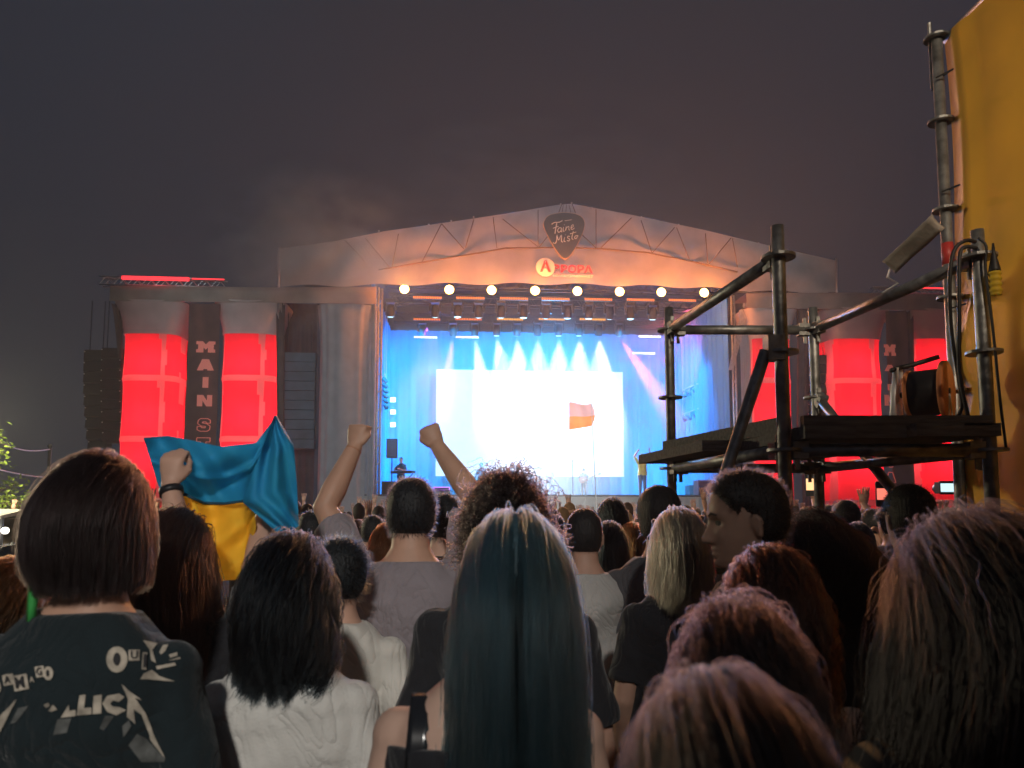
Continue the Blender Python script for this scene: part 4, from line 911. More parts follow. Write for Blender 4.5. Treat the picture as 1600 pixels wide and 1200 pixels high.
def trousers_mesh(s, fem, voxel, seed):
    mb = MB(); rg = []
    for z, w, d, yc in ((.84, .178, .125, 0), (.92, .184, .13, 0), (1.0, .176, .124, 0)): rg.append(ell(z * s, w * s, d * s, yc))
    mb.rings(rg)
    for sx in (-1, 1):
        h = V(sx * .09, 0, .90) * s; kn = V(sx * .095, .015, .49) * s; an = V(sx * .10, -.015, .10) * s
        mb.tube([h, h.lerp(kn, .35), kn, kn.lerp(an, .4), an], [x * s for x in (.1, .094, .072, .072, .062)], 16)
    me = remesh(mb, voxel, 2); wrinkle(me, .003, seed, .1, .9); return me
# ------------------------------------------------------------------ hair
def hair_sim(c, HR, A, u, lift, L, K, s, wind=(0, 0, 0), part=.5, stiff=.6, fall=.4, torso=True, spread=0.):
    n = len(u); c = np.array(c); Rm = np.array(HR); p = c + (u * A * 1.0) @ Rm.T
    down = np.array([0, 0, -1.]); w = np.array(wind, float); sgn = np.where(u[:, 1] < .45, -1., 1.)
    d = (u @ Rm.T) * .12; d[:, 0] += np.sign(u[:, 0] + 1e-6) * part * np.clip(u[:, 2], 0, 1); d += down * .4 + np.array([0, -.35, 0]) * np.clip(u[:, 2:3], 0, 1)
    d /= np.linalg.norm(d, axis=1)[:, None]
    out = np.empty((n, K, 3)); out[:, 0] = p; ds = (L / (K - 1)) if np.isscalar(L) else (L / (K - 1))[:, None]
    side = np.sign(p[:, 0] - c[0])
    for k in range(1, K):
        d = d * stiff + (down + w + (spread * np.stack([side, 0 * side, 0 * side], 1) if spread else 0)) * fall; d /= np.linalg.norm(d, axis=1)[:, None]
        hz_ = np.clip((p[:, 2:3] - c[2]) / A[2], 0, 1); d = d + (Rm @ np.array([0, -.9, 0]))[None] * hz_; d /= np.linalg.norm(d, axis=1)[:, None]
        q = p + d * ds
        for cc, ax, rot, lf in ([(c, A, True, lift)] + ([(np.array([0, .0, 1.22 * s]), np.array([.185, .128, .27]) * s, False, lift * .35), (np.array([0, -.01, 1.37 * s]), np.array([.205, .085, .075]) * s, False, lift * .3)] if torso else [])):
            e = (q - cc) @ Rm if rot else q - cc
            e = e / (ax * (1 + lf)[:, None]); r = np.linalg.norm(e, axis=1); m = r < 1
            if m.any():
                if rot: e[m] /= r[m][:, None]; e = e * (ax * (1 + lf)[:, None]); qq = e @ Rm.T + cc; q[m] = qq[m]
                else:
                    yy = np.sqrt(np.clip(1 - e[:, 0] ** 2 - e[:, 2] ** 2, 0, 1)) * ax[1] * (1 + lf) * sgn + cc[1]; q[m, 1] = yy[m]
        d = q - p; d /= np.maximum(np.linalg.norm(d, axis=1), 1e-9)[:, None]; p = q; out[:, k] = p
    return out
def make_curves(name, pts, rad, m, parent):
    n, K, _ = pts.shape
    cu = bpy.data.hair_curves.new(name); cu.add_curves([K] * n)
    cu.attributes['position'].data.foreach_set('vector', pts.reshape(-1).astype(np.float32))
    ra = cu.attributes.get('radius') or cu.attributes.new('radius', 'FLOAT', 'POINT')
    prof = np.interp(np.linspace(0, 1, K), [0, .1, .7, 1], [.8, 1, .9, .25]) * rad
    ra.data.foreach_set('value', np.tile(prof, n).astype(np.float32))
    o = link(name, cu, m, parent); return o
def scalp_dirs(rs, n, back=118, front=52):
    az = rs.uniform(-math.pi, math.pi, n * 3); ct = rs.uniform(-1, 1, n * 3); th = np.arccos(ct)
    a = np.abs(az); lim = np.radians(np.where(a < 1.75, back, back + (front - back) * (a - 1.75) / (math.pi - 1.75)))
    k = th < lim; az, th = az[k][:n], th[k][:n]
    return np.stack([np.sin(th) * np.sin(az), -np.sin(th) * np.cos(az), np.cos(th)], 1), az
def add_hair(root, HM, s, spec, seed):
    rs = np.random.RandomState(seed); kind = spec['kind']; col = spec['col']; cn = '%d_%d_%d' % tuple(int(x * 1000) for x in col)
    hm = hairmat('hair_strand_' + cn + ('_lit' + str(seed) if 'scol' in spec else ''), spec.get('scol', tuple(min(1, x * .62) for x in col)), spec.get('rough', .38)); sm = mat('hair_mass_' + cn, tuple(x * .5 for x in col), .6, var=.35, scale=14, stretch=(6, 6, 1), bump=.6, bscale=25, spec=.35)
    c = HM @ Vector((0, -.004 * s, .0)); HR = HM.to_3x3(); A = np.array([.0765, .1005, .119]) * s
    if kind == 'short':
        ln = spec.get('len', .018); infl = ln * .55; top = spec.get('top', 1.0); lowz = spec.get('low', -.075)
        rows = np.linspace(lowz - .01, .118, 30); rg = head_rings(s, 56, 0, rows, False); G = []
        mb = MB()
        for i, z in enumerate(rows):
            r = []
            for j, (x, y, zz) in enumerate(rg[i]):
                a = 2 * math.pi * j / 56; f = math.sin(a)      # f=1 front
                line = lowz + (max(0, f + .25) / 1.25) ** .8 * (.075 - lowz) + (.03 if -.1 < f < .25 else 0)   # hair line rises towards the face
                k = np.clip((z - line) / .03, -.35, 1); th = infl * (k if k > 0 else k * .5) - (.004 if k <= 0 else 0) + (infl * (top - 1) * max(0, z / .118) if k > 0 else 0)
                v = Vector((x, y, zz - .0 * s)); nn = Vector((x / (.075 ** 2), y / (.1 ** 2), zz / (.12 ** 2))).normalized()
                r.append(HM @ (v + nn * th))
            G.append(r)
        mb.rings(G); h = mb.build('hair', sm, root, True)
        n = spec.get('n', 3500); az = rs.uniform(0, 2 * math.pi, n); z = rs.uniform(lowz, .117, n)
        zs = [q[0] for q in HEAD_T]; w = np.interp(z, zs, [q[1] for q in HEAD_T]); f_ = np.interp(z, zs, [q[2] for q in HEAD_T]); b_ = np.interp(z, zs, [q[3] for q in HEAD_T])
        sn = np.sin(az); line = lowz + (np.clip(sn + .25, 0, None) / 1.25) ** .8 * (.075 - lowz) + np.where((sn > -.1) & (sn < .25), .03, 0); k = z > line + .004
        p = np.stack([w * np.cos(az), np.where(sn > 0, f_, b_) * sn, z], 1)[k] * s
        nn = p / (np.array([.075, .1, .12]) ** 2); nn /= np.linalg.norm(nn, axis=1)[:, None]
        fl = nn * .55 + np.array([0, .25, -.25]) + rs.randn(len(p), 3) * .22; fl /= np.linalg.norm(fl, axis=1)[:, None]
        l = ln * rs.uniform(.7, 1.35, len(p))[:, None]; t = np.linspace(0, 1, 4)[None, :, None]
        P = p[:, None] + nn[:, None] * (l[:, None] * t * .55) + fl[:, None] * (l[:, None] * t * t * .6)
        P = P @ np.array(HR).T + np.array(HM.translation)
        make_curves('hair_strands', P, spec.get('rad', .0006), hm, h); return h
    L = spec['L']; vol = spec.get('vol', .16); K = 18; n = spec.get('n', 6000); wave = spec.get('wave', .004); freq = spec.get('freq', 14); wind = spec.get('wind', (0, 0, 0))
    kw = dict(wind=wind, part=spec.get('part', .08), spread=spec.get('spread', 0.), stiff=spec.get('stiff', .6), fall=1 - spec.get('stiff', .6))
    # solid inner mass
    na = 44; azs = np.linspace(-2.35, 2.35, na); th0 = np.radians(6)
    u = np.stack([math.sin(th0) * np.sin(azs), -math.sin(th0) * np.cos(azs), np.full(na, math.cos(th0))], 1)
    Ls = L * .93 + .10 * s
    S_ = hair_sim(c, HR, A, u, np.full(na, vol * .55), Ls, 26, s, **{**kw, 'part': .1})
    # start dirs spread evenly: push azimuth out so that the mass wraps the head
    S2 = []
    for i, a in enumerate(azs):
        S2.append(S_[i])
    # wrap: walk each column down its own meridian over the skull first
    G = []
    for i, a in enumerate(azs):
        colp = []
        for th in np.radians(np.linspace(4, 96 if abs(a) < 2 else 80, 10)):
            d_ = np.array([math.sin(th) * math.sin(a), -math.sin(th) * math.cos(a), math.cos(th)]); colp.append(np.array(c) + (d_ * A * (1 + vol * .55)) @ np.array(HR).T)
        G.append(colp)
    base = np.array([g_[-1] for g_ in G]); hang = max(.02, L - .20 * s)
    ud = np.stack([np.sin(azs), -np.cos(azs), np.zeros(na)], 1)
    H_ = hair_sim(c, HR, A, ud, np.full(na, vol * .55), hang, 14, s, **{**kw, 'part': 0.})
    H_ += (base - H_[:, 0])[:, None] * np.linspace(1, .6, 14)[None, :, None]
    tp_ = np.linspace(0, 1, 14)
    ph = rs.rand(na) * .8 + azs * 3
    H_[:, :, 0] += wave * .6 * np.sin(tp_[None] * freq + ph[:, None]) * tp_[None]; H_[:, :, 1] += wave * .6 * np.cos(tp_[None] * freq + ph[:, None]) * tp_[None]
    P = [[tuple(p) for p in G[i]] + [tuple(p) for p in H_[i][1:]] for i in range(na)]
    h = MB().grid(P).build('hair', sm, root, True); sd = h.modifiers.new('t', 'SOLIDIFY'); sd.thickness = .012 * s; sd.offset = -1
    u, az = scalp_dirs(rs, n); n = len(u)
    lift = vol * (.35 + .65 * rs.rand(n) ** .6); fly = rs.rand(n) < spec.get('fly', .05); lift[fly] *= 1.35
    th = np.arccos(np.clip(u[:, 2], -1, 1)); Lr = np.clip(L - th * .10 * s, .05, None) * rs.uniform(.82, 1.04, n)
    X = hair_sim(c, HR, A, u, lift, Lr, K, s, **kw)
    t = np.linspace(0, 1, K)[None]; cl = np.floor((az + math.pi) / (2 * math.pi) * spec.get('clumps', 70)).astype(int); ph = rs.rand(500) * 6.28
    am = wave * (t ** .8) * (1 + .5 * rs.randn(n)[:, None]); pp = ph[cl][:, None] + rs.randn(n)[:, None] * .35
    X[:, :, 0] += am * np.sin(t * freq + pp); X[:, :, 1] += am * np.cos(t * freq * 1.07 + pp); 
    X += np.cumsum(rs.randn(n, K, 3) * spec.get('frizz', .0007), axis=1) * np.where(fly, 2.6, 1.)[:, None, None]
    # clump tips together
    cx = np.zeros((500, 3)); 
    cnt = np.bincount(cl, minlength=500)[:500]
    for a_ in range(3): cx[:, a_] = np.bincount(cl, X[:, -1, a_], minlength=500)[:500] / np.maximum(cnt, 1)
    X += (cx[cl] - X[:, -1])[:, None] * (t[..., None] ** 2) * spec.get('clump', .25)
    make_curves('hair_strands', X, spec.get('rad', .0008), hm, h)
    return h
SKIN = {'tan': (.46, .27, .19), 'fair': (.55, .36, .28), 'warm': (.50, .30, .22), 'shaded': (.30, .18, .13)}  # last tone: face shadow of the man in profile put into skin colour
def skin(k): return mat('skin_' + k, SKIN[k], .5, var=.1, scale=12, spec=.3)
def cloth(name, col, rough=.9):
    key = 'cloth_' + name
    if key in MATS: return MATS[key]
    m = mat(key, col, rough, var=.12, scale=5, bump=.25, bscale=180, sheen=.15, spec=.2)
    nt = m.node_tree; N = nt.nodes; L = nt.links; b = N['Principled BSDF']; old = b.inputs['Normal'].links[0].from_node
    tc = N.new('ShaderNodeTexCoord'); mp = N.new('ShaderNodeMapping'); mp.inputs['Scale'].default_value = (1.2, 1., .7); mp.inputs['Rotation'].default_value = (0, .5, 0)
    nz = N.new('ShaderNodeTexNoise'); nz.inputs['Scale'].default_value = 5.5; nz.inputs['Detail'].default_value = 2.5; nz.inputs['Distortion'].default_value = 1.6
    a = N.new('ShaderNodeMath'); a.operation = 'SUBTRACT'; a.inputs[1].default_value = .5; ab = N.new('ShaderNodeMath'); ab.operation = 'ABSOLUTE'; pw = N.new('ShaderNodeMath'); pw.operation = 'POWER'; pw.inputs[1].default_value = .6
    bp = N.new('ShaderNodeBump'); bp.inputs['Strength'].default_value = .42; bp.inputs['Distance'].default_value = .05
    L.new(tc.outputs['Object'], mp.inputs['Vector']); L.new(mp.outputs['Vector'], nz.inputs['Vector']); L.new(nz.outputs['Fac'], a.inputs[0]); L.new(a.outputs[0], ab.inputs[0]); L.new(ab.outputs[0], pw.inputs[0]); L.new(pw.outputs[0], bp.inputs['Height'])
    L.new(bp.outputs['Normal'], old.inputs['Normal']); return m
PERSONS = []
def person(label, px, ytop, d, hair, yaw=0., hyaw=0., hpitch=0., fem=False, b=1., sk='warm', shirt=('tee', 'black', (.02, .021, .025)), arms=None, voxel=.007, seed=1, htop=.012, legs=(.03, .032, .04), group='concert crowd in front of the stage', name='person', ground=None, lean=0., body_off=0.):
    tp = at(px, ytop, d); gz_ = 0. if ground is None else ground
    H = tp.z - gz_ - htop; s = H / 1.752
    root = empty(name, (tp.x + body_off, d, gz_), yaw); tag(root, label, 'person', group)
    M = Matrix.Translation(root.location) @ Matrix.Rotation(yaw, 4, 'Z'); MI = M.inverted()
    hx = (MI @ Vector((tp.x, d, 0))).x
    HM = Matrix.Translation((hx, .015 * s, 1.634 * s)) @ Matrix.Rotation(hyaw, 4, 'Z') @ Matrix.Rotation(hpitch, 4, 'X')
    ar = {}
    for sx in (-1, 1):
        a = arm_default(sx, s, fem)
        if arms and sx in arms:
            q = arms[sx]; a = dict(a); a['mode'] = q.get('mode', 'relax'); a['free'] = q.get('free', False)
            if 'e' in q: a['elbow'] = MI @ at(*q['e'])
            if 'w' in q: a['wrist'] = MI @ at(*q['w'])
            if 'el' in q: a['elbow'] = Vector(q['el']) * s
            if 'wl' in q: a['wrist'] = Vector(q['wl']) * s
            rot = M.to_3x3().inverted()
            a['d'] = rot @ Vector(q['d']) if 'd' in q else (a['wrist'] - a['elbow'])
            a['n'] = rot @ Vector(q.get('n', (0, 1, .1))); 
            if 'hs' in q: a['hs'] = q['hs']
        ar[sx] = a
    bm_ = body_mesh(s, fem, ar, HM, voxel, b); body = link('body', bm_, skin(sk), root)
    for sx in (-1, 1):
        e = MB().ball(HM @ Vector((sx * .031 * s, .0655 * s, -.004 * s)), .0112 * s, 14, 10).build('eye', mat('eye_white', (.09, .075, .07), .25, var=0), body, True)
        br = MB(); br.tube([HM @ Vector((sx * x * s, y * s, z * s)) for x, y, z in ((.014, .0965, .016), (.03, .094, .022), (.046, .083, .017))], [.0026 * s, .0032 * s, .0018 * s], 8); br.build('eyebrow', mat('brow', (.03, .022, .018), .8, var=0), body, True)
    st, cn, cc = shirt[:3]; cm = shirt[3] if len(shirt) > 3 else cloth(cn, cc)
    sh = link('shirt', shirt_mesh(s, fem, ar, max(voxel, .008), st, b, seed, hem=1.0 if st == 'crop' else .84), cm, root)
    link('trousers', trousers_mesh(s, fem, .016, seed + 5), cloth('trouser_%d' % int(legs[2] * 1000), legs), root)
    for sx in (-1, 1):
        f = V(sx * .10, -.015, 0) * s; mb = MB()
        mb.rings([[(f.x + w * math.cos(a) * s, f.y + (yc + l * math.sin(a)) * s, z * s) for a in np.linspace(0, 6.283, 19)[:-1]] for z, w, l, yc in ((0, .045, .135, .06), (.025, .047, .138, .06), (.05, .043, .12, .05), (.085, .038, .07, 0), (.11, .04, .055, -.01))]); mb.build('shoe', M_rubber, root, True)
    h = add_hair(root, HM, s, hair, seed) if hair else None
    PERSONS.append((root, HM, s)); return dict(root=root, M=M, HM=HM, s=s, shirt=sh, body=body, hair=h, arms=ar, fem=fem)
BLK = ('tee', 'black', (.02, .022, .027)); WHT = ('tee', 'white', (.62, .60, .56))
K_dark = (.014, .020, .025); K_brown = (.035, .022, .016); K_auburn = (.11, .04, .02); K_blond = (.42, .32, .22); K_cool = (.018, .021, .026)  # K_dark and K_cool carry the blue cast of the lens veil
# ---- the near crowd
w1 = person('woman at the left with a chin length dark bob and a printed black band shirt', 155, 702, 1.36, dict(kind='long', col=(.017, .014, .015), scol=(.026, .018, .018), L=.285, vol=.09, n=10000, wave=.0008, frizz=.0003, clump=.1, part=.1, stiff=.55, fly=.05, rad=.0007), hyaw=R(-3), fem=True, b=1.05, sk='tan', shirt=('tee', 'charcoal', (.013, .022, .026)), seed=11, voxel=.006)  # black tee tinted with the teal of the lens veil
w2 = person('small head with orange lit brown hair at the left edge beside the printed shirt', 12, 872, 1.75, dict(kind='long', col=(.15, .06, .022), L=.34, vol=.14, n=4500, wave=.01), fem=True, sk='warm', seed=12, voxel=.009)  # orange light on her hair is painted into its colour
w3 = person('long haired woman in black holding up the blue and yellow flag', 272, 798, 1.9, dict(kind='long', col=(.035, .020, .018), scol=(.06, .032, .025), L=.46, vol=.18, n=7000, wave=.006, wind=(.12, 0, 0), fly=.06), fem=True, sk='warm', b=1.0, seed=13, body_off=.05,
    arms={-1: dict(e=(290, 880, 1.95), w=(266, 760, 2.02), d=(0, .05, 1), n=(0, 1, 0), mode='grip', free=True), 1: dict(e=(396, 905, 2.06), w=(424, 765, 2.26), d=(.05, .05, 1), n=(-.3, 1, 0), mode='grip', free=True)})
w4 = person('woman with wavy dark hair and a loose white shirt below the flag', 455, 836, 1.62, dict(kind='long', col=K_dark, L=.36, vol=.19, n=7000, wave=.011, freq=11, fly=.06), fem=True, shirt=('tee', 'offwhite', (.60, .585, .55)), seed=14, b=1.1)
m5 = person('man in a white shirt half hidden behind the gray shirted man', 533, 842, 2.35, dict(kind='short', col=K_dark, len=.03), shirt=('tee', 'ivory', (.60, .58, .53)), seed=15, voxel=.009, b=.95)
m6 = person('man in a lilac gray shirt raising both fists', 643, 746, 2.66, dict(kind='short', col=K_cool, len=.022, n=5000, rad=.0005), shirt=('tee', 'lilacgray', (.25, .22, .24)), seed=16, voxel=.006, sk='tan', b=1.12,
    arms={-1: dict(e=(507, 792, 2.72), w=(548, 712, 2.80), d=(.12, .1, 1), n=(.3, 1, .1), mode='fist'), 1: dict(e=(738, 790, 2.72), w=(697, 716, 2.80), d=(-.45, .1, .9), n=(-.2, 1, .1), mode='fist')})
m7 = person('dark haired head just right of the man raising his fists', 692, 774, 3.6, dict(kind='short', col=K_dark, len=.04, n=2500), seed=17, voxel=.012)
m8 = person('person with tousled dark curls behind the long haired woman in the centre', 790, 745, 1.95, dict(kind='long', col=(.022, .016, .016), L=.20, vol=.36, n=6000, wave=.016, freq=9, frizz=.003, fly=.12, clumps=40), seed=18, voxel=.009, htop=.03)
w9 = person('woman in the centre with very long straight dark hair down her back', 806, 797, 1.27, dict(kind='long', col=(.040, .085, .108), scol=(.036, .078, .100), L=.78, vol=.14, n=12000, wave=.005, freq=6, fly=.04, rad=.0007, part=.12), fem=True, sk='fair', shirt=('tank', 'black', (.02, .022, .027)), seed=19, b=1.1, voxel=.006, body_off=-.045)  # teal lens veil over her dark hair is put into its colour
m10 = person('shaven headed man in a pale shirt with a shadow across his back', 913, 791, 3.15, dict(kind='short', col=(.035, .034, .036), len=.007, n=4500, rad=.0004), shirt=('tee', 'palegray', (.50, .49, .47)), seed=20, voxel=.008)
m11 = person('person in a rounded gray beanie behind the blonde woman', 1030, 758, 3.15, dict(kind='short', col=(.06, .058, .06), len=.03, n=400, top=1.9, low=-.09), shirt=('hoodie', 'gray', (.12, .12, .13)), seed=21, voxel=.01, htop=.03)
w12 = person('woman with straight ash blonde hair over a black top', 1060, 797, 2.55, dict(kind='long', col=(.36, .29, .22), L=.40, vol=.2, n=7000, wave=.003, part=.1, fly=.03), fem=True, seed=22, shirt=BLK, voxel=.008, b=1.1)
m13 = person('short haired man looking left in profile under the scaffold', 1170, 733, 1.93, dict(kind='short', col=(.020, .018, .018), len=.022, n=6000, rad=.0005, low=-.06), yaw=R(35), hyaw=R(52), hpitch=R(-4), sk='shaded', shirt=('tee', 'black', (.02, .022, .027)), seed=23, voxel=.0042, b=1.0)
w14 = person('woman with orange lit dark hair and a white open shirt', 1203, 852, 1.45, dict(kind='long', col=(.022, .016, .015), scol=(.032, .014, .009), L=.36, vol=.14, n=7000, wave=.009, fly=.06), fem=True, shirt=('long', 'cream', (.60, .58, .54)), seed=24, b=1.05)  # orange rim light put into the strand colour
w15 = person('dark head with wispy pink lit strands in front of the blonde woman', 1152, 932, 1.02, dict(kind='long', col=(.022, .020, .023), scol=(.014, .010, .010), L=.34, vol=.12, n=11000, wave=.005, fly=.14, frizz=.0013, clumps=200, clump=.1, rad=.0005, rough=.5), fem=True, seed=25)
w16 = person('nearest blurred head at the bottom of the picture', 1132, 1052, .60, dict(kind='long', col=(.026, .026, .029), scol=(.010, .0085, .009), L=.40, vol=.13, n=12000, wave=.002, rad=.0005, fly=.06, clumps=200, clump=.08, rough=.5), fem=True, seed=26, b=.95)
m17 = person('man with cropped hair and black shirt standing under the scaffold platform', 1422, 754, 2.72, dict(kind='short', col=(.020, .019, .020), len=.014, n=4500, rad=.0005), sk='warm', seed=27, voxel=.008)
M_plaid = mat('plaid_flannel', (.10, .07, .05), .9, var=0)
nt = M_plaid.node_tree; bs = nt.nodes['Principled BSDF']; tcp = nt.nodes.new('ShaderNodeTexCoord'); mixn = None
wv = []
for dr_, sc_ in (('X', 14), ('Z', 11)):
    q = nt.nodes.new('ShaderNodeTexWave'); q.bands_direction = dr_; q.inputs['Scale'].default_value = sc_; q.inputs['Distortion'].default_value = .6; nt.links.new(tcp.outputs['Object'], q.inputs['Vector']); wv.append(q)
ad = nt.nodes.new('ShaderNodeMath'); ad.operation = 'ADD'; nt.links.new(wv[0].outputs['Fac'], ad.inputs[0]); nt.links.new(wv[1].outputs['Fac'], ad.inputs[1])
rp = nt.nodes.new('ShaderNodeValToRGB'); rp.color_ramp.elements[0].position = .5; rp.color_ramp.elements[0].color = (.02, .02, .024, 1); rp.color_ramp.elements[1].position = .98; rp.color_ramp.elements[1].color = (.42, .24, .12, 1)
hv = nt.nodes.new('ShaderNodeMath'); hv.operation = 'MULTIPLY'; hv.inputs[1].default_value = .5; nt.links.new(ad.outputs[0], hv.inputs[0]); nt.links.new(hv.outputs[0], rp.inputs['Fac']); nt.links.new(rp.outputs['Color'], bs.inputs['Base Color'])
w18 = person('woman at the right edge with a mass of long dark curls and plaid shirt', 1515, 786, 1.08, dict(kind='long', col=(.014, .015, .018), scol=(.007, .0065, .0075), L=.66, vol=.22, n=17000, wave=.006, freq=18, frizz=.0016, fly=.12, spread=.12, clumps=220, rad=.0005, clump=.08, rough=.5), fem=True, shirt=('long', 'plaid', (.1, .07, .05), M_plaid), seed=28, htop=.035, b=1.1)
w19 = person('woman with wind blown mauve brown hair behind the man in profile', 1268, 803, 2.33, dict(kind='long', col=(.040, .027, .028), L=.42, vol=.2, n=6000, wave=.012, wind=(.55, 0, .1), fly=.12), fem=True, seed=29, voxel=.009)
# hair clip, jewellery, strap
c = w1['HM'] @ Vector((-.060, -.075, -.135)) * 1.0
cl = MB(); cl.rings([[c + Vector((x * .009, -.012 + y * .006, z)) for x, y in ((-1, 0), (0, -1), (1, 0), (0, 1))] for z in (-.04, -.01, .02, .035)]); cl.build('hair_clip', mat('green_clip', (.05, .35, .08), .4, var=.2), w1['root'], True)
def band(P, sx, t, r, w, m, nm):
    S, E, Wr = arm_pts(sx, P['s'], P['fem'], P['arms'][sx]); c_ = E.lerp(Wr, t); dd = (Wr - E).normalized()
    MB().tube([c_ - dd * w / 2, c_ + dd * w / 2], r, 18).build(nm, m, P['root'], True); return c_
band(w3, -1, .93, .031, .018, M_rubber, 'bracelet'); band(m6, -1, .97, .031, .006, mat('tan_cord', (.4, .2, .12), .7), 'bracelet')
sW = w9['s']
def strap(px0, px1, m, wd):
    pts = []
    bvh = BVHTree.FromPolygons([v.co[:] for v in w9['body'].data.vertices], [tuple(p.vertices) for p in w9['body'].data.polygons])
    for t in np.linspace(0, 1, 16):
        y = -.20 + .26 * t if False else None
        zz = (1.20 + .30 * t) * sW; x = (-.118 + .01 * t) * sW
        h_ = bvh.ray_cast(Vector((x, -1, zz)), Vector((0, 1, 0)))
        if h_[0] is None: break
        pts.append(h_[0] + h_[1] * .006)
    row = []
    for p in pts: row.append([tuple(p + Vector((dx, 0, 0))) for dx in np.linspace(-wd / 2, wd / 2, 5)])
    for ex in (.03, .06, .09):
        h_ = bvh.ray_cast(Vector((pts[-1].x, pts[-1].y + ex, 2)), Vector((0, 0, -1)))
        if h_[0]: row.append([tuple(h_[0] + h_[1] * .006 + Vector((dx, 0, 0))) for dx in np.linspace(-wd / 2, wd / 2, 5)])
    o = MB().grid(row).build('strap', m, w9['root'], True); q = o.modifiers.new('t', 'SOLIDIFY'); q.thickness = .004
strap(0, 0, mat('patent_leather', (.012, .013, .015), .12, var=.1, spec=.8), .034)
# ---- print on the band shirt
sv = [w1['M'] @ v.co for v in w1['shirt'].data.vertices]
BV1 = BVHTree.FromPolygons([v[:] for v in sv], [tuple(p.vertices) for p in w1['shirt'].data.polygons])
M_ink = mat('cream_print', (.42, .37, .30), .9, var=.45, scale=40); M_inkd = mat('dark_print', (.03, .03, .033), .9, var=.2); M_inkg = mat('gray_print', (.12, .125, .12), .9, var=.6, scale=30)
def decal(me, name, m, off):
    bm = bmesh.new(); bm.from_mesh(me)
    bmesh.ops.triangulate(bm, faces=bm.faces)
    for _ in range(2):
        e = [e for e in bm.edges if e.calc_length() > 9]
        if e: bmesh.ops.subdivide_edges(bm, edges=e, cuts=2, use_grid_fill=False); bmesh.ops.triangulate(bm, faces=bm.faces)
    MI = w1['M'].inverted(); bad = []
    o_ = Vector((0, 0, CAMZ))
    for v in bm.verts:
        h_ = BV1.ray_cast(o_, ray(v.co.x, -v.co.y).normalized())
        if h_[0] is None: bad.append(v); continue
        v.co = MI @ (h_[0] + h_[1] * (off if h_[1].dot(o_ - h_[0]) > 0 else -off))
    if bad: bmesh.ops.delete(bm, geom=bad, context='VERTS')
    bm.to_mesh(me); bm.free(); return link(name, me, m, w1['root'])
def poly_me(pts):
    me = bpy.data.meshes.new('print'); me.from_pydata([(x, -y, 0) for x, y in pts], [], [tuple(range(len(pts)))]); return me
def char_me(ch, cx, cy, w, h, rot=0, thick=.03):
    me = text_mesh(ch, 1, thick); co = coords(me); a, b = co.min(0), co.max(0)
    me.transform(Matrix.Translation((cx, -cy, 0)) @ Matrix.Rotation(R(rot), 4, 'Z') @ Matrix.Diagonal((w / (b[0] - a[0]), h / (b[1] - a[1]), 1, 1)) @ Matrix.Translation((-(a[0] + b[0]) / 2, -(a[1] + b[1]) / 2, 0))); return me
def quad(cx, cy, w, h, rot):
    c_, s_ = math.cos(R(rot)), math.sin(R(rot)); return [(cx + x * c_ + y * s_, cy - x * s_ + y * c_) for x, y in ((-w / 2, -h / 2), (w / 2, -h / 2), (w / 2, h / 2), (-w / 2, h / 2))]
Q = lambda x, y: (x * 280 / 1600, 980 + y * 210 / 1200)
for ch, x, y, w, h, rot, boxed in (('D', -15, 540, 60, 100, 8, 2), ('A', 85, 470, 60, 70, 10, 1), ('M', 195, 495, 80, 100, 10, 1), ('A', 295, 468, 40, 50, 8, 0), ('G', 365, 400, 50, 70, 10, 1), ('O', 440, 415, 70, 100, 14, 2), ('O', 1045, 290, 150, 190, 8, 2), ('U', 1195, 255, 60, 70, 0, 1), ('I', 1285, 305, 26, 110, -4, 1)):
    cx, cy = Q(x, y); w *= 280 / 1600; h *= 210 / 1200
    if boxed == 1: decal(poly_me(quad(cx, cy, w * 1.6, h * 1.35, rot)), 'print_patch', M_ink, .003); decal(char_me(ch, cx, cy, w, h, rot), 'print_letter', M_inkd, .0055)
    elif boxed == 2:
        decal(poly_me([(cx + w * .62 * math.cos(a), cy + h * .6 * math.sin(a)) for a in np.linspace(0, 6.283, 25)[:-1]]), 'print_patch', M_ink, .003); decal(poly_me([(cx + w * .2 * math.cos(a), cy + h * .3 * math.sin(a)) for a in np.linspace(0, 6.283, 21)[:-1]]), 'print_letter', M_inkd, .0055)
    else: decal(char_me(ch, cx, cy, w, h, rot), 'print_letter', M_ink, .004)
LOGO = [[(0, 800), (160, 640), (100, 760), (0, 960), (-60, 1010), (-30, 880)], [(-160, 1000), (-60, 760), (0, 830), (-90, 900), (-140, 1100)], [(550, 805), (620, 690), (625, 745), (680, 735), (680, 790)], [(690, 785), (715, 610), (770, 600), (755, 720), (820, 715), (820, 775)], [(828, 775), (840, 610), (910, 600), (905, 768)], [(1110, 620), (1065, 590), (960, 610), (915, 680), (960, 755), (1040, 785), (1125, 740), (1065, 710), (1010, 705), (985, 680), (1010, 650), (1060, 665)], [(1085, 505), (1140, 560), (1265, 650), (1200, 625), (1290, 760), (1480, 1165), (1350, 1010), (1260, 780), (1190, 730), (1205, 860), (1130, 800), (1140, 640)], [(400, 690), (440, 670), (455, 700), (420, 715)], [(440, 745), (480, 690), (520, 730), (470, 750)]]
for k, pg_ in enumerate(LOGO): decal(poly_me([Q(x, y) for x, y in pg_]), 'print_logo_letter', M_ink, .003)
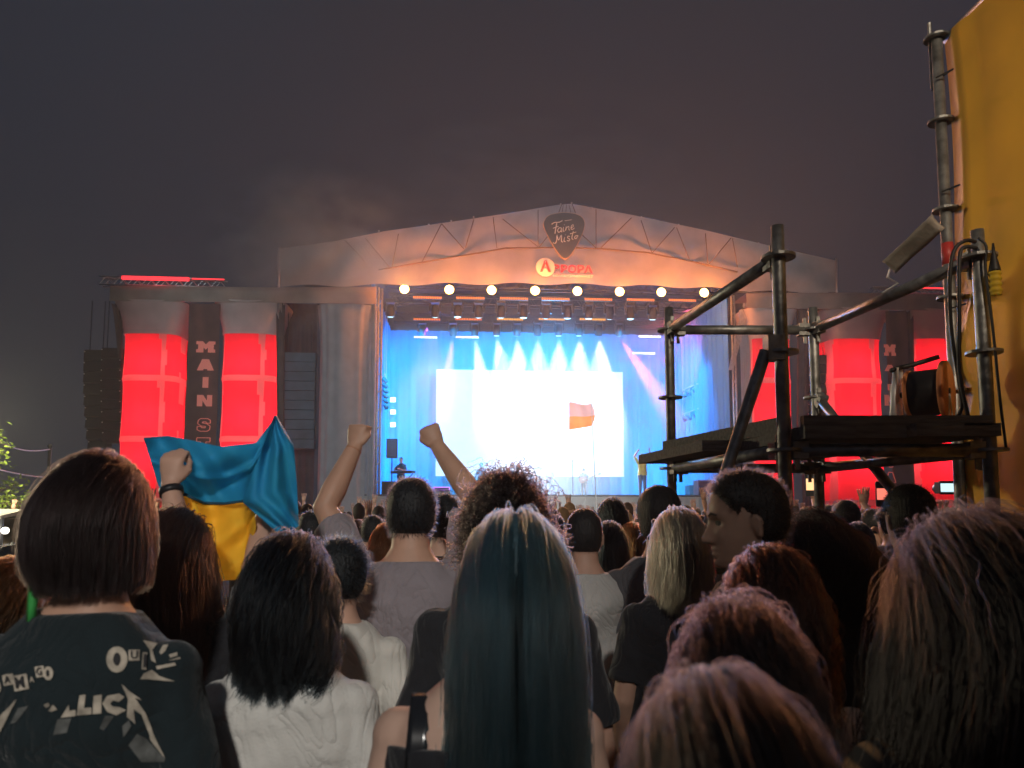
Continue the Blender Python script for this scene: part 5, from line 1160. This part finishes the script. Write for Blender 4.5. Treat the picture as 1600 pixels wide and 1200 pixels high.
for pg_ in ([(1145, 1050), (1220, 950), (1300, 990), (1480, 1170), (1470, 1200), (1260, 1200)], [(480, 960), (520, 820), (640, 810), (600, 940)], [(890, 900), (940, 790), (1020, 790), (930, 920)], [(100, 860), (170, 720), (260, 700), (150, 850)], [(1100, 980), (1090, 880), (1150, 830), (1170, 880)]):
    decal(poly_me([Q(x, y) for x, y in pg_]), 'print_shading', M_inkg, .002)
for pg_ in ([(1270, 125), (1410, 155), (1350, 210), (1390, 320), (1345, 300), (1330, 210)], [(1350, 380), (1420, 430), (1560, 480), (1420, 470), (1250, 460), (1280, 410)], [(1425, 230), (1460, 170), (1505, 165), (1480, 220), (1440, 250)], [(1510, 250), (1580, 230), (1580, 260), (1520, 275)], [(1390, 350), (1560, 315), (1570, 340), (1400, 375)], [(1500, 300), (1600, 270), (1610, 285)]):
    decal(poly_me([Q(x, y) for x, y in pg_]), 'print_hand_mark', M_ink, .003)
# ---- the flag
def plerp(pl_, u):
    n = len(pl_); x = u * (n - 1); i = min(int(x), n - 2); t = x - i; return tuple(a + (b - a) * t for a, b in zip(pl_[i], pl_[i + 1]))
M_fblue = mat('flag_blue', (.015, .27, .52), .7, var=.08, scale=5, trans=.3, bump=.15, bscale=60); M_fyel = mat('flag_yellow', (.86, .50, .03), .7, var=.06, scale=5, trans=.3, bump=.15, bscale=60)
FO = at(340, 780, 2.12); fg = tag(empty('blue_yellow_flag', FO), 'blue and yellow flag spread out overhead on the left', 'flag')
TOPp = [(224, 684), (262, 681), (300, 688), (345, 698), (400, 692), (430, 652)]; BORp = [(256, 786), (288, 772), (318, 786), (350, 787), (380, 783), (396, 776)]; BOTp = [(296, 880), (312, 908), (340, 908), (365, 906), (388, 902), (402, 850)]
def flag_part(a, b, nu, nv, y0, f, name, m):
    P = []
    for i in range(nv + 1):
        v = i / nv; row = []
        for j in range(nu + 1):
            u = j / nu; p, q = plerp(a, u), plerp(b, u); x = p[0] + (q[0] - p[0]) * v; y = p[1] + (q[1] - p[1]) * v
            row.append(tuple(at(x, y, y0 + f(u, v)) - FO))
        P.append(row)
    return MB().grid(P).build(name, m, fg, True)
ff = lambda u, v: .035 * math.sin(u * 9 + v * 2.5) + .018 * math.sin(u * 17 - v * 6) + .02 * math.sin(v * 7 + u * 5) - .03 * math.exp(-((v - .35 - .25 * math.sin(u * 3.5)) / .07) ** 2)
flag_part(TOPp, BORp, 46, 26, 2.14, ff, 'blue_field', M_fblue)
flag_part(BORp, BOTp, 46, 30, 2.14, lambda u, v: ff(u, 1) * (1 - v) + .025 * math.sin(u * 7 + v * 4) * v + .012 * math.sin(v * 14 + u * 9), 'yellow_field', M_fyel)
def seam_f(a): return [tuple(at(*plerp(a, u), 2.125 + ff(u, 1)) - FO) for u in np.linspace(0, 1, 40)]
MB().tube(seam_f(BORp), .0045, 6).build('seam', mat('flag_seam', (.01, .07, .12), .8), fg, True)
Lp = [(428, 650), (408, 705), (378, 784), (410, 812), (440, 838)]; Rp = [(432, 649), (459, 695), (464, 760), (466, 800), (467, 822)]
P = []
for v in np.linspace(0, 1, 34):
    a, b = plerp(Lp, v), plerp(Rp, v); row = []
    for u in np.linspace(0, 1, 18):
        row.append(tuple(at(a[0] + (b[0] - a[0]) * u, a[1] + (b[1] - a[1]) * u, 2.04 + .02 * math.sin(u * 6 + v * 3) + .05 * u + .015 * math.sin(u * 14 - v * 8)) - FO))
    P.append(row)
MB().grid(P).build('folded_corner', M_fblue, fg, True)
# ================================================================== middle crowd: built from a few figures, each copied as its own person
TPL = {}
def template(key, fem, hair, arms=None, hp=0.):
    hold = len(PERSONS)
    P = person('template', 800, 802 - (1.72 + .012 - CAMZ) * F / 60, 60, hair, fem=fem, arms=arms, voxel=.014, seed=100 + len(TPL), shirt=BLK, hpitch=hp)
    P['root'].location = (0, -60, 0)
    PERSONS.pop(); P['H'] = P['s'] * 1.752; TPL[key] = P; return P
up = lambda sx, ex, ez, wx, wz, mode='open', d=(0, .1, 1): dict(el=(sx * ex, .10, ez), wl=(sx * wx, .22, wz), d=d, n=(0, 1, .1), mode=mode)
SH = dict(kind='short', col=K_dark, len=.03, n=900, rad=.001)
LH = dict(kind='long', col=K_dark, L=.40, vol=.16, n=1400, wave=.006, rad=.0014)
template('A', False, SH); template('B', True, LH)
template('C', False, SH, {1: up(1, .33, 1.42, .30, 1.80)})
template('D', True, LH, {1: up(1, .28, 1.46, .25, 1.85), -1: up(-1, .28, 1.46, .22, 1.82)})
template('E', False, SH, {1: dict(el=(.26, .2, 1.30), wl=(.10, .38, 1.62), d=(-.2, .2, 1), n=(-1, .2, 0), mode='grip'), -1: dict(el=(-.26, .2, 1.30), wl=(-.10, .38, 1.62), d=(.2, .2, 1), n=(1, .2, 0), mode='grip')})
template('G', False, SH, {-1: up(-1, .33, 1.40, .28, 1.80, 'fist')})
template('F', True, dict(kind='long', col=K_dark, L=.24, vol=.14, n=1400, wave=.004, rad=.0014))
CL = {'black': (.02, .022, .027), 'white': (.58, .56, .53), 'gray': (.16, .16, .17), 'navy': (.02, .03, .07), 'red': (.30, .03, .03), 'green': (.06, .12, .05), 'beige': (.36, .28, .2), 'blue': (.06, .12, .28)}
HC = {'dark': K_dark, 'brown': K_brown, 'auburn': (.26, .075, .025), 'blond': (.36, .27, .17), 'copper': (.34, .10, .03)}  # last colour has the orange light on the hair painted in
def hm_of(col):
    cn = '%d_%d_%d' % tuple(int(x * 1000) for x in col)
    return (hairmat('hair_strand_' + cn, tuple(x * .62 for x in col), .38), mat('hair_mass_' + cn, tuple(x * .5 for x in col), .6, var=.35, scale=14, stretch=(6, 6, 1), bump=.6, bscale=25, spec=.35))
def slot(o, m):
    o.material_slots[0].link = 'OBJECT'; o.material_slots[0].material = m
USED = set()
def crowd(key, px, ytop, d, shirt, hair, label, yaw=0., group='concert crowd in front of the stage'):
    P = TPL[key]; t = at(px, ytop, d); k = t.z / (P['H'] + .012)
    r = P['root'] if key not in USED else copy_tree(P['root']); 
    if key in USED:
        pass
    USED.add(key)
    r.location = (t.x, d, 0); r.scale = (k, k, k); r.rotation_euler = (0, 0, yaw); r['label'] = label; r['group'] = group
    hs, hmm = hm_of(HC[hair])
    for ch in r.children:
        nm = ch.name.split('.')[0]
        if nm == 'shirt': slot(ch, cloth(shirt, CL[shirt]))
        if nm == 'hair':
            slot(ch, hmm)
            for q in ch.children: slot(q, hs)
    return r
CR = [('C', 583, 806, 5.4, 'white', 'dark', 'small figure with one arm raised just left of the gray shirted man'),
 ('B', 604, 818, 4.4, 'beige', 'auburn', 'auburn haired woman peeking over the shoulder of the man with raised fists'),
 ('F', 957, 778, 4.5, 'gray', 'dark', 'dark bobbed woman right of the shaven headed man, below the singer'),
 ('B', 952, 815, 3.85, 'black', 'dark', 'dark haired woman in black behind the right shoulder of the shaven headed man'),
 ('B', 988, 817, 4.3, 'gray', 'copper', 'woman with orange lit hair between the shaven headed man and the beanie'),
 ('G', 1010, 800, 5.2, 'black', 'brown', 'person raising a fist just left of the gray beanie'),
 ('C', 1052, 801, 4.7, 'green', 'dark', 'man with an open hand raised right of the gray beanie'),
 ('A', 1098, 806, 6.2, 'gray', 'brown', 'brown haired man in gray beyond the blonde woman'),
 ('D', 930, 808, 7.0, 'beige', 'brown', 'small woman with both hands up in front of the guitarist riser'),
 ('A', 1322, 782, 5.2, 'black', 'dark', 'tall dark haired man under the middle of the scaffold platform'),
 ('A', 1296, 790, 6.4, 'navy', 'brown', 'brown haired man in navy behind the inner scaffold post'),
 ('F', 1340, 816, 4.1, 'black', 'dark', 'dark bobbed woman in black left of the cropped man'),
 ('C', 1362, 796, 6.0, 'white', 'dark', 'person in white with a raised open hand left of the cropped man'),
 ('E', 1392, 790, 5.2, 'gray', 'dark', 'man in gray filming with a phone beside the cropped man'),
 ('E', 1262, 796, 5.6, 'black', 'brown', 'man filming with a bright phone between the scaffold posts'),
 ('D', 1236, 802, 6.8, 'red', 'brown', 'woman in red with both hands up beyond the scaffold'),
 ('G', 1352, 805, 7.4, 'blue', 'dark', 'small man in blue with a fist up near the right towers'),
 ('E', 487, 800, 4.6, 'white', 'dark', 'man in white filming between the flag and the grey draped tower'),
 ('A', 510, 806, 6.0, 'black', 'dark', 'dark haired man in black left of the raised left elbow'),
 ('A', 18, 852, 3.4, 'black', 'dark', 'man in a black shirt below the stall lamp at the left edge'),
 ('B', 48, 862, 3.0, 'gray', 'auburn', 'auburn haired woman between the stall and the printed shirt'),
 ('A', 866, 805, 6.6, 'navy', 'dark', 'man in navy just left of the shaven headed man'),
 ('C', 880, 806, 9.0, 'beige', 'dark', 'far small man in beige with a hand raised in front of the screen'),
 ('A', 1455, 800, 4.6, 'navy', 'dark', 'man in navy right of the cropped man under the platform'),
 ('E', 1490, 798, 4.2, 'black', 'dark', 'man in black holding up a small camera at the right post'),
 ('F', 560, 812, 7.5, 'red', 'brown', 'far bobbed woman in red left of the gray shirted man'),
 ('A', 478, 812, 7.8, 'gray', 'blond', 'far fair haired man in gray right of the flag'),
 ('D', 1112, 806, 8.0, 'white', 'blond', 'far fair haired woman in white with hands up left of the profile face')]
for key, px, yt, d, sh_, hr, lab in CR: crowd(key, px, yt, d, sh_, hr, lab, yaw=random.uniform(-.25, .25))
# phones held up
M_phone = mat('phone_case', (.02, .02, .022), .4); M_pscreen = mat('phone_screen', (.02, .02, .02), .3, var=0, emit=(1., .55, .25), es=1.6); M_pscreen2 = mat('phone_screen_red', (.02, .02, .02), .3, var=0, emit=(1., .22, .15), es=1.2); M_pscreen3 = mat('camera_screen', (.02, .02, .02), .3, var=0, emit=(.6, .85, .9), es=1.3)
def phone(px, py, d, w, h, scr_, lab, nm='phone', cat='phone', rz=0., sh_=1.):
    o = empty(nm, at(px, py, d), rz); tag(o, lab, cat, 'devices held up by the crowd')
    n = 6; pts = []
    for cx, cz, a0 in ((w / 2 - .008, h / 2 - .008, 0), (-w / 2 + .008, h / 2 - .008, 90), (-w / 2 + .008, -h / 2 + .008, 180), (w / 2 - .008, -h / 2 + .008, 270)):
        for k in range(4): a = R(a0 + k * 30); pts.append((cx + .008 * math.cos(a), cz + .008 * math.sin(a)))
    MB().prism(pts, -.005, .005).build('case', M_phone, o)
    MB().box(-w * .44, w * .44, -.0065, -.0052, -h * .45 * sh_, h * .45 * sh_).build('screen', scr_, o)
    MB().ball((w * .25, .006, h * .4), (.008, .004, .008), 8, 6).build('camera_lens', M_rubber, o); return o
phone(1267, 757, 5.1, .078, .16, M_pscreen, 'phone with a bright amber screen held up between the scaffold posts', sh_=.55)
phone(1378, 772, 4.75, .078, .16, M_pscreen2, 'dark phone with a reddish screen left of the cropped man', sh_=.5)
c_ = phone(1482, 762, 3.9, .10, .07, M_pscreen3, 'small camera with a pale screen at the right scaffold post', 'camera', 'camera', sh_=.7)
MB().box(-.045, .045, .006, .05, -.03, .03).build('camera_body', M_rubber, c_); MB().tube([(-.01, .05, 0), (-.01, .09, 0)], .026, 14).build('lens_barrel', M_rubber, c_, True)
# ================================================================== the far crowd: one mass of small figures
rs = np.random.RandomState(5); mb = MB(); k = 0
def lowfig(x, y, H, arms, yaw):
    s = H / 1.75; M_ = Matrix.Translation((x, y, 0)) @ Matrix.Rotation(yaw, 4, 'Z') @ Matrix.Diagonal((s, s, s, 1))
    T = lambda L: [M_ @ Vector(p) for p in L]
    mb.rings([T(ell(z, w, d, 0, 10)) for z, w, d in ((0, .13, .1), (.5, .15, .1), (.9, .17, .12), (1.1, .15, .11), (1.3, .19, .12), (1.42, .17, .09), (1.48, .07, .06))], True, 1 + rs.randint(0, 4))
    mb.rings([T(ell(z, w, d, .0, 10)) for z, w, d in ((1.44, .055, .055), (1.52, .055, .06), (1.56, .06, .08), (1.62, .075, .095))], True, 0)
    mb.rings([T(ell(z, w, d, -.012, 10)) for z, w, d in ((1.54, .06, .07), (1.6, .08, .095), (1.68, .08, .1), (1.73, .055, .07), (1.755, .02, .03))], True, 5 + rs.randint(0, 3))
    if arms > 0:
        for sx in ((-1, 1) if arms == 2 else (rs.choice([-1, 1]),)):
            a = rs.uniform(.15, .32); e = Vector((sx * (.22 + a * .5), .1, 1.5 + rs.uniform(0, .1))); w_ = e + Vector((-sx * rs.uniform(-.05, .12), .05, .25))
            mb.tube(T([Vector((sx * .17, 0, 1.42)), e, w_]), [.05 * s, .04 * s, .03 * s], 7, 0)
            mb.tube(T([w_, w_ + Vector((0, 0, .06)), w_ + Vector((0, .01, .10))]), [.03 * s, .042 * s, .03 * s], 7, 0, flat=.5)
            for q in range(4): mb.tube(T([w_ + Vector(((q - 1.5) * .02, .01, .08)), w_ + Vector(((q - 1.5) * .03, .015, .165))]), [.011 * s, .008 * s], 5, 0)
for i in range(420):
    y = 7.5 + 21.5 * rs.rand() ** .9; x = rs.uniform(-.72, .72) * y
    lowfig(x, y, rs.uniform(1.58, 1.80), rs.choice([0, 0, 0, 0, 1, 1, 2]), rs.uniform(-.4, .4))
cw = mb.build('distant_crowd', [skin('warm'), cloth('black', CL['black']), cloth('gray', CL['gray']), cloth('navy', CL['navy']), cloth('beige', CL['beige']), mat('far_hair_dark', (.015, .014, .014), .7), mat('far_hair_brown', (.04, .022, .014), .7), mat('far_hair_fair', (.2, .13, .07), .7)], None, True)
tag(cw, 'dense mass of small dark figures between the near crowd and the stage', kind='stuff')
# ================================================================== the band
SL = lambda ly: 31 + ly
G_ = 'musicians on the stage'
def performer(label, px, ytop, Y, **kw):
    kw.setdefault('hair', dict(kind='short', col=K_dark, len=.03, n=300, rad=.002)); kw.setdefault('voxel', .018)
    return person(label, px, ytop, Y, group=G_, ground=DECK, **kw)
performer('singer in a yellow shirt with both arms up at the right', 1003, 709, 32.6, fem=False, yaw=math.pi, seed=40, shirt=('tee', 'yellow', (.62, .58, .18)), legs=(.08, .13, .22),
    arms={-1: dict(el=(-.34, .05, 1.62), wl=(-.30, .1, 1.95), mode='open', n=(0, -1, 0)), 1: dict(el=(.30, .05, 1.60), wl=(.16, .1, 1.9), mode='fist', n=(0, -1, 0))})
kb = performer('keyboard player in a dark shirt at the left of the stage', 627, 714, 33.6, yaw=math.pi - .4, seed=41, sk='fair', hair=dict(kind='short', col=(.05, .05, .05), len=.006, n=200), arms={-1: dict(el=(-.28, .1, 1.15), wl=(-.12, .35, 1.2), mode='relax'), 1: dict(el=(.28, .1, 1.15), wl=(.12, .35, 1.2), mode='relax')})
gt = performer('bowed guitarist in a dark shirt and shorts on the low riser', 912, 732, 36.6, yaw=math.pi, hpitch=R(-35), seed=42, b=1.15, legs=(.05, .06, .08), arms={-1: dict(el=(-.30, .05, 1.15), wl=(-.2, .3, 1.12), mode='grip'), 1: dict(el=(.28, .05, 1.12), wl=(.05, .3, 1.05), mode='grip')})
performer('silhouetted musician before the left half of the screen', 752, 723, 38.0, yaw=math.pi, seed=43)
performer('drummer sitting low behind the drum kit', 800, 727, 38.4, yaw=math.pi, seed=44, arms={1: dict(el=(.3, .1, 1.2), wl=(.3, .35, 1.4), mode='fist')})
performer('taller of two musicians side by side right of the drum kit', 843, 720, 37.2, yaw=math.pi, seed=45)
performer('shorter of two musicians side by side right of the drum kit', 858, 727, 38.0, yaw=math.pi, seed=46)
def guitar(P, nm, lab, ang):
    r = P['root']; s = P['s']; M_ = P['M'] @ Matrix.Translation((0, .22 * s, 1.08 * s)) @ Matrix.Rotation(ang, 4, 'Y')
    g_ = bpy.data.objects.new(nm, None); COL.objects.link(g_); g_.matrix_world = M_; tag(g_, lab, 'guitar')
    out = smooth_poly([(-.26, 0), (-.22, .12), (-.1, .15), (0, .10), (.1, .13), (.17, .08), (.15, 0), (.17, -.08), (.1, -.13), (0, -.10), (-.1, -.15), (-.22, -.12)], 4)
    MB().prism(out, -.025, .025).build('guitar_body', mat('guitar_red', (.25, .05, .03), .3), g_); MB().box(.14, .72, .0, .03, -.022, .022).build('neck', mat('guitar_neck', (.2, .12, .06), .5), g_); MB().box(.72, .88, .0, .03, -.04, .04).build('headstock', M_black, g_)
guitar(gt, 'electric_guitar', 'red electric guitar held by the bowed guitarist', R(-160))
q = kb['root'].location; kbo = empty('keyboard', (q.x + .15, q.y - .45, DECK), -.4); tag(kbo, 'keyboard on a stand in front of the keyboard player', 'keyboard')
MB().box(-.55, .55, -.16, .16, 1.0, 1.1).build('case', M_black, kbo); MB().box(-.5, .5, -.12, .02, 1.102, 1.115).build('keys', mat('ivory', (.7, .7, .66), .4), kbo)
for sx in (-1, 1): MB().tube([(sx * .4, -.2, 0), (-sx * .4, .2, 1.0)], .025, 8).build('leg', M_blackm, kbo)
# ================================================================== waving flag in front of the screen
Yf = 15.5; A_ = at(926, 640, Yf); pf = at(934, 796, Yf)
wf = tag(empty('waving_flag', (A_.x, Yf, 0)), 'small translucent flag, pale above and orange below, waved in front of the screen', 'flag')
MB().tube([(pf.x - A_.x, 0, 1.0), (at(924, 628, Yf).x - A_.x, 0, at(924, 628, Yf).z)], [.012, .008], 8).build('pole', mat('white_pole', (.75, .75, .75), .4), wf)
def flagpt(u, v):    # u along from pole (0) to fly (1); v down
    x = 924 - 35 * u + (6 + 0 * u) * math.sin(v * 3.1) * (1 - u); y = 630 + (36 + 6 * u) * v + 2.0 * math.sin(u * 5) * (1 - v); return at(x, y, Yf + .06 * math.sin(u * 7 + v * 2)) - Vector((A_.x, Yf, 0))
for nm, v0, v1, c_, tr_ in (('pale_stripe', 0, .52, (.85, .82, .86), .9), ('orange_stripe', .52, 1, (.95, .60, .25), .9)):  # blue and yellow flag painted pale, as washed out by the screen light
    MB().grid([[tuple(flagpt(u, v)) for u in np.linspace(0, 1, 20)] for v in np.linspace(v0, v1, 10)]).build(nm, mat('small_flag_' + nm, c_, .8, var=.08, trans=tr_), wf, True)
# ================================================================== air
M_haze = bpy.data.materials.new('air_haze'); M_haze.use_nodes = True
N = M_haze.node_tree.nodes; N.remove(N['Principled BSDF']); v = N.new('ShaderNodeVolumePrincipled')
v.inputs['Color'].default_value = (.82, .86, .92, 1); v.inputs['Density'].default_value = .0024; v.inputs['Anisotropy'].default_value = .3
M_haze.node_tree.links.new(v.outputs[0], N['Material Output'].inputs['Volume'])
hz_ = MB().box(-70, 70, -30, 75, -1, 32).build('haze', M_haze); tag(hz_, kind='stuff')
M_smoke = bpy.data.materials.new('stage_smoke'); M_smoke.use_nodes = True
N = M_smoke.node_tree.nodes; N.remove(N['Principled BSDF']); v = N.new('ShaderNodeVolumePrincipled')
v.inputs['Color'].default_value = (.9, .93, .97, 1); v.inputs['Density'].default_value = .05; v.inputs['Anisotropy'].default_value = .25
M_smoke.node_tree.links.new(v.outputs[0], N['Material Output'].inputs['Volume'])
sm_ = on_stage(MB().box(xl + .15, xr - .15, 2.6, 9.2, DECK + .05, 11.2).build('stage_smoke', M_smoke)); tag(sm_, kind='stuff')

# drifting smoke above and before the left half of the roof: uneven density
def puff(name, px, py, ly, r, dens, sc, thr, lab, seed):
    m = bpy.data.materials.new(name); m.use_nodes = True; N = m.node_tree.nodes; L = m.node_tree.links; N.remove(N['Principled BSDF'])
    v = N.new('ShaderNodeVolumePrincipled'); v.inputs['Color'].default_value = (.60, .86, .98, 1); v.inputs['Anisotropy'].default_value = .2  # blue stage light is put into the smoke colour
    tc = N.new('ShaderNodeTexCoord'); nz = N.new('ShaderNodeTexNoise'); nz.noise_dimensions = '4D'; nz.inputs['W'].default_value = seed; nz.inputs['Scale'].default_value = sc; nz.inputs['Detail'].default_value = 4
    ln = N.new('ShaderNodeVectorMath'); ln.operation = 'LENGTH'; L.new(tc.outputs['Object'], ln.inputs[0]); L.new(tc.outputs['Object'], nz.inputs['Vector'])
    fo = N.new('ShaderNodeMapRange'); fo.interpolation_type = 'SMOOTHSTEP'; fo.inputs[1].default_value = 1.; fo.inputs[2].default_value = .25; fo.inputs[3].default_value = 0; fo.inputs[4].default_value = 1; L.new(ln.outputs['Value'], fo.inputs[0])
    mr = N.new('ShaderNodeMapRange'); mr.inputs[1].default_value = thr; mr.inputs[2].default_value = thr + .28; mr.inputs[3].default_value = 0; mr.inputs[4].default_value = dens; L.new(nz.outputs['Fac'], mr.inputs[0])
    mu = N.new('ShaderNodeMath'); mu.operation = 'MULTIPLY'; L.new(fo.outputs[0], mu.inputs[0]); L.new(mr.outputs[0], mu.inputs[1]); L.new(mu.outputs[0], v.inputs['Density'])
    L.new(v.outputs[0], N['Material Output'].inputs['Volume'])
    c = SM @ SP(px, py, ly); o = MB().ball((0, 0, 0), 1., 24, 16).build('smoke', m, None); o.location = c; o.scale = r; o.rotation_euler = (0, 0, SYAW); tag(o, lab, kind='stuff')
puff('smoke_left', 500, 392, -5.0, (4.6, 2.6, 3.4), .60, 2.2, .42, 'bluish smoke drifting over the left end of the stage roof', 3.1)
puff('smoke_centre', 840, 285, 2.0, (9.0, 3.0, 3.6), .14, 1.8, .40, 'thin grey smoke rising above the middle of the stage roof', 7.7)
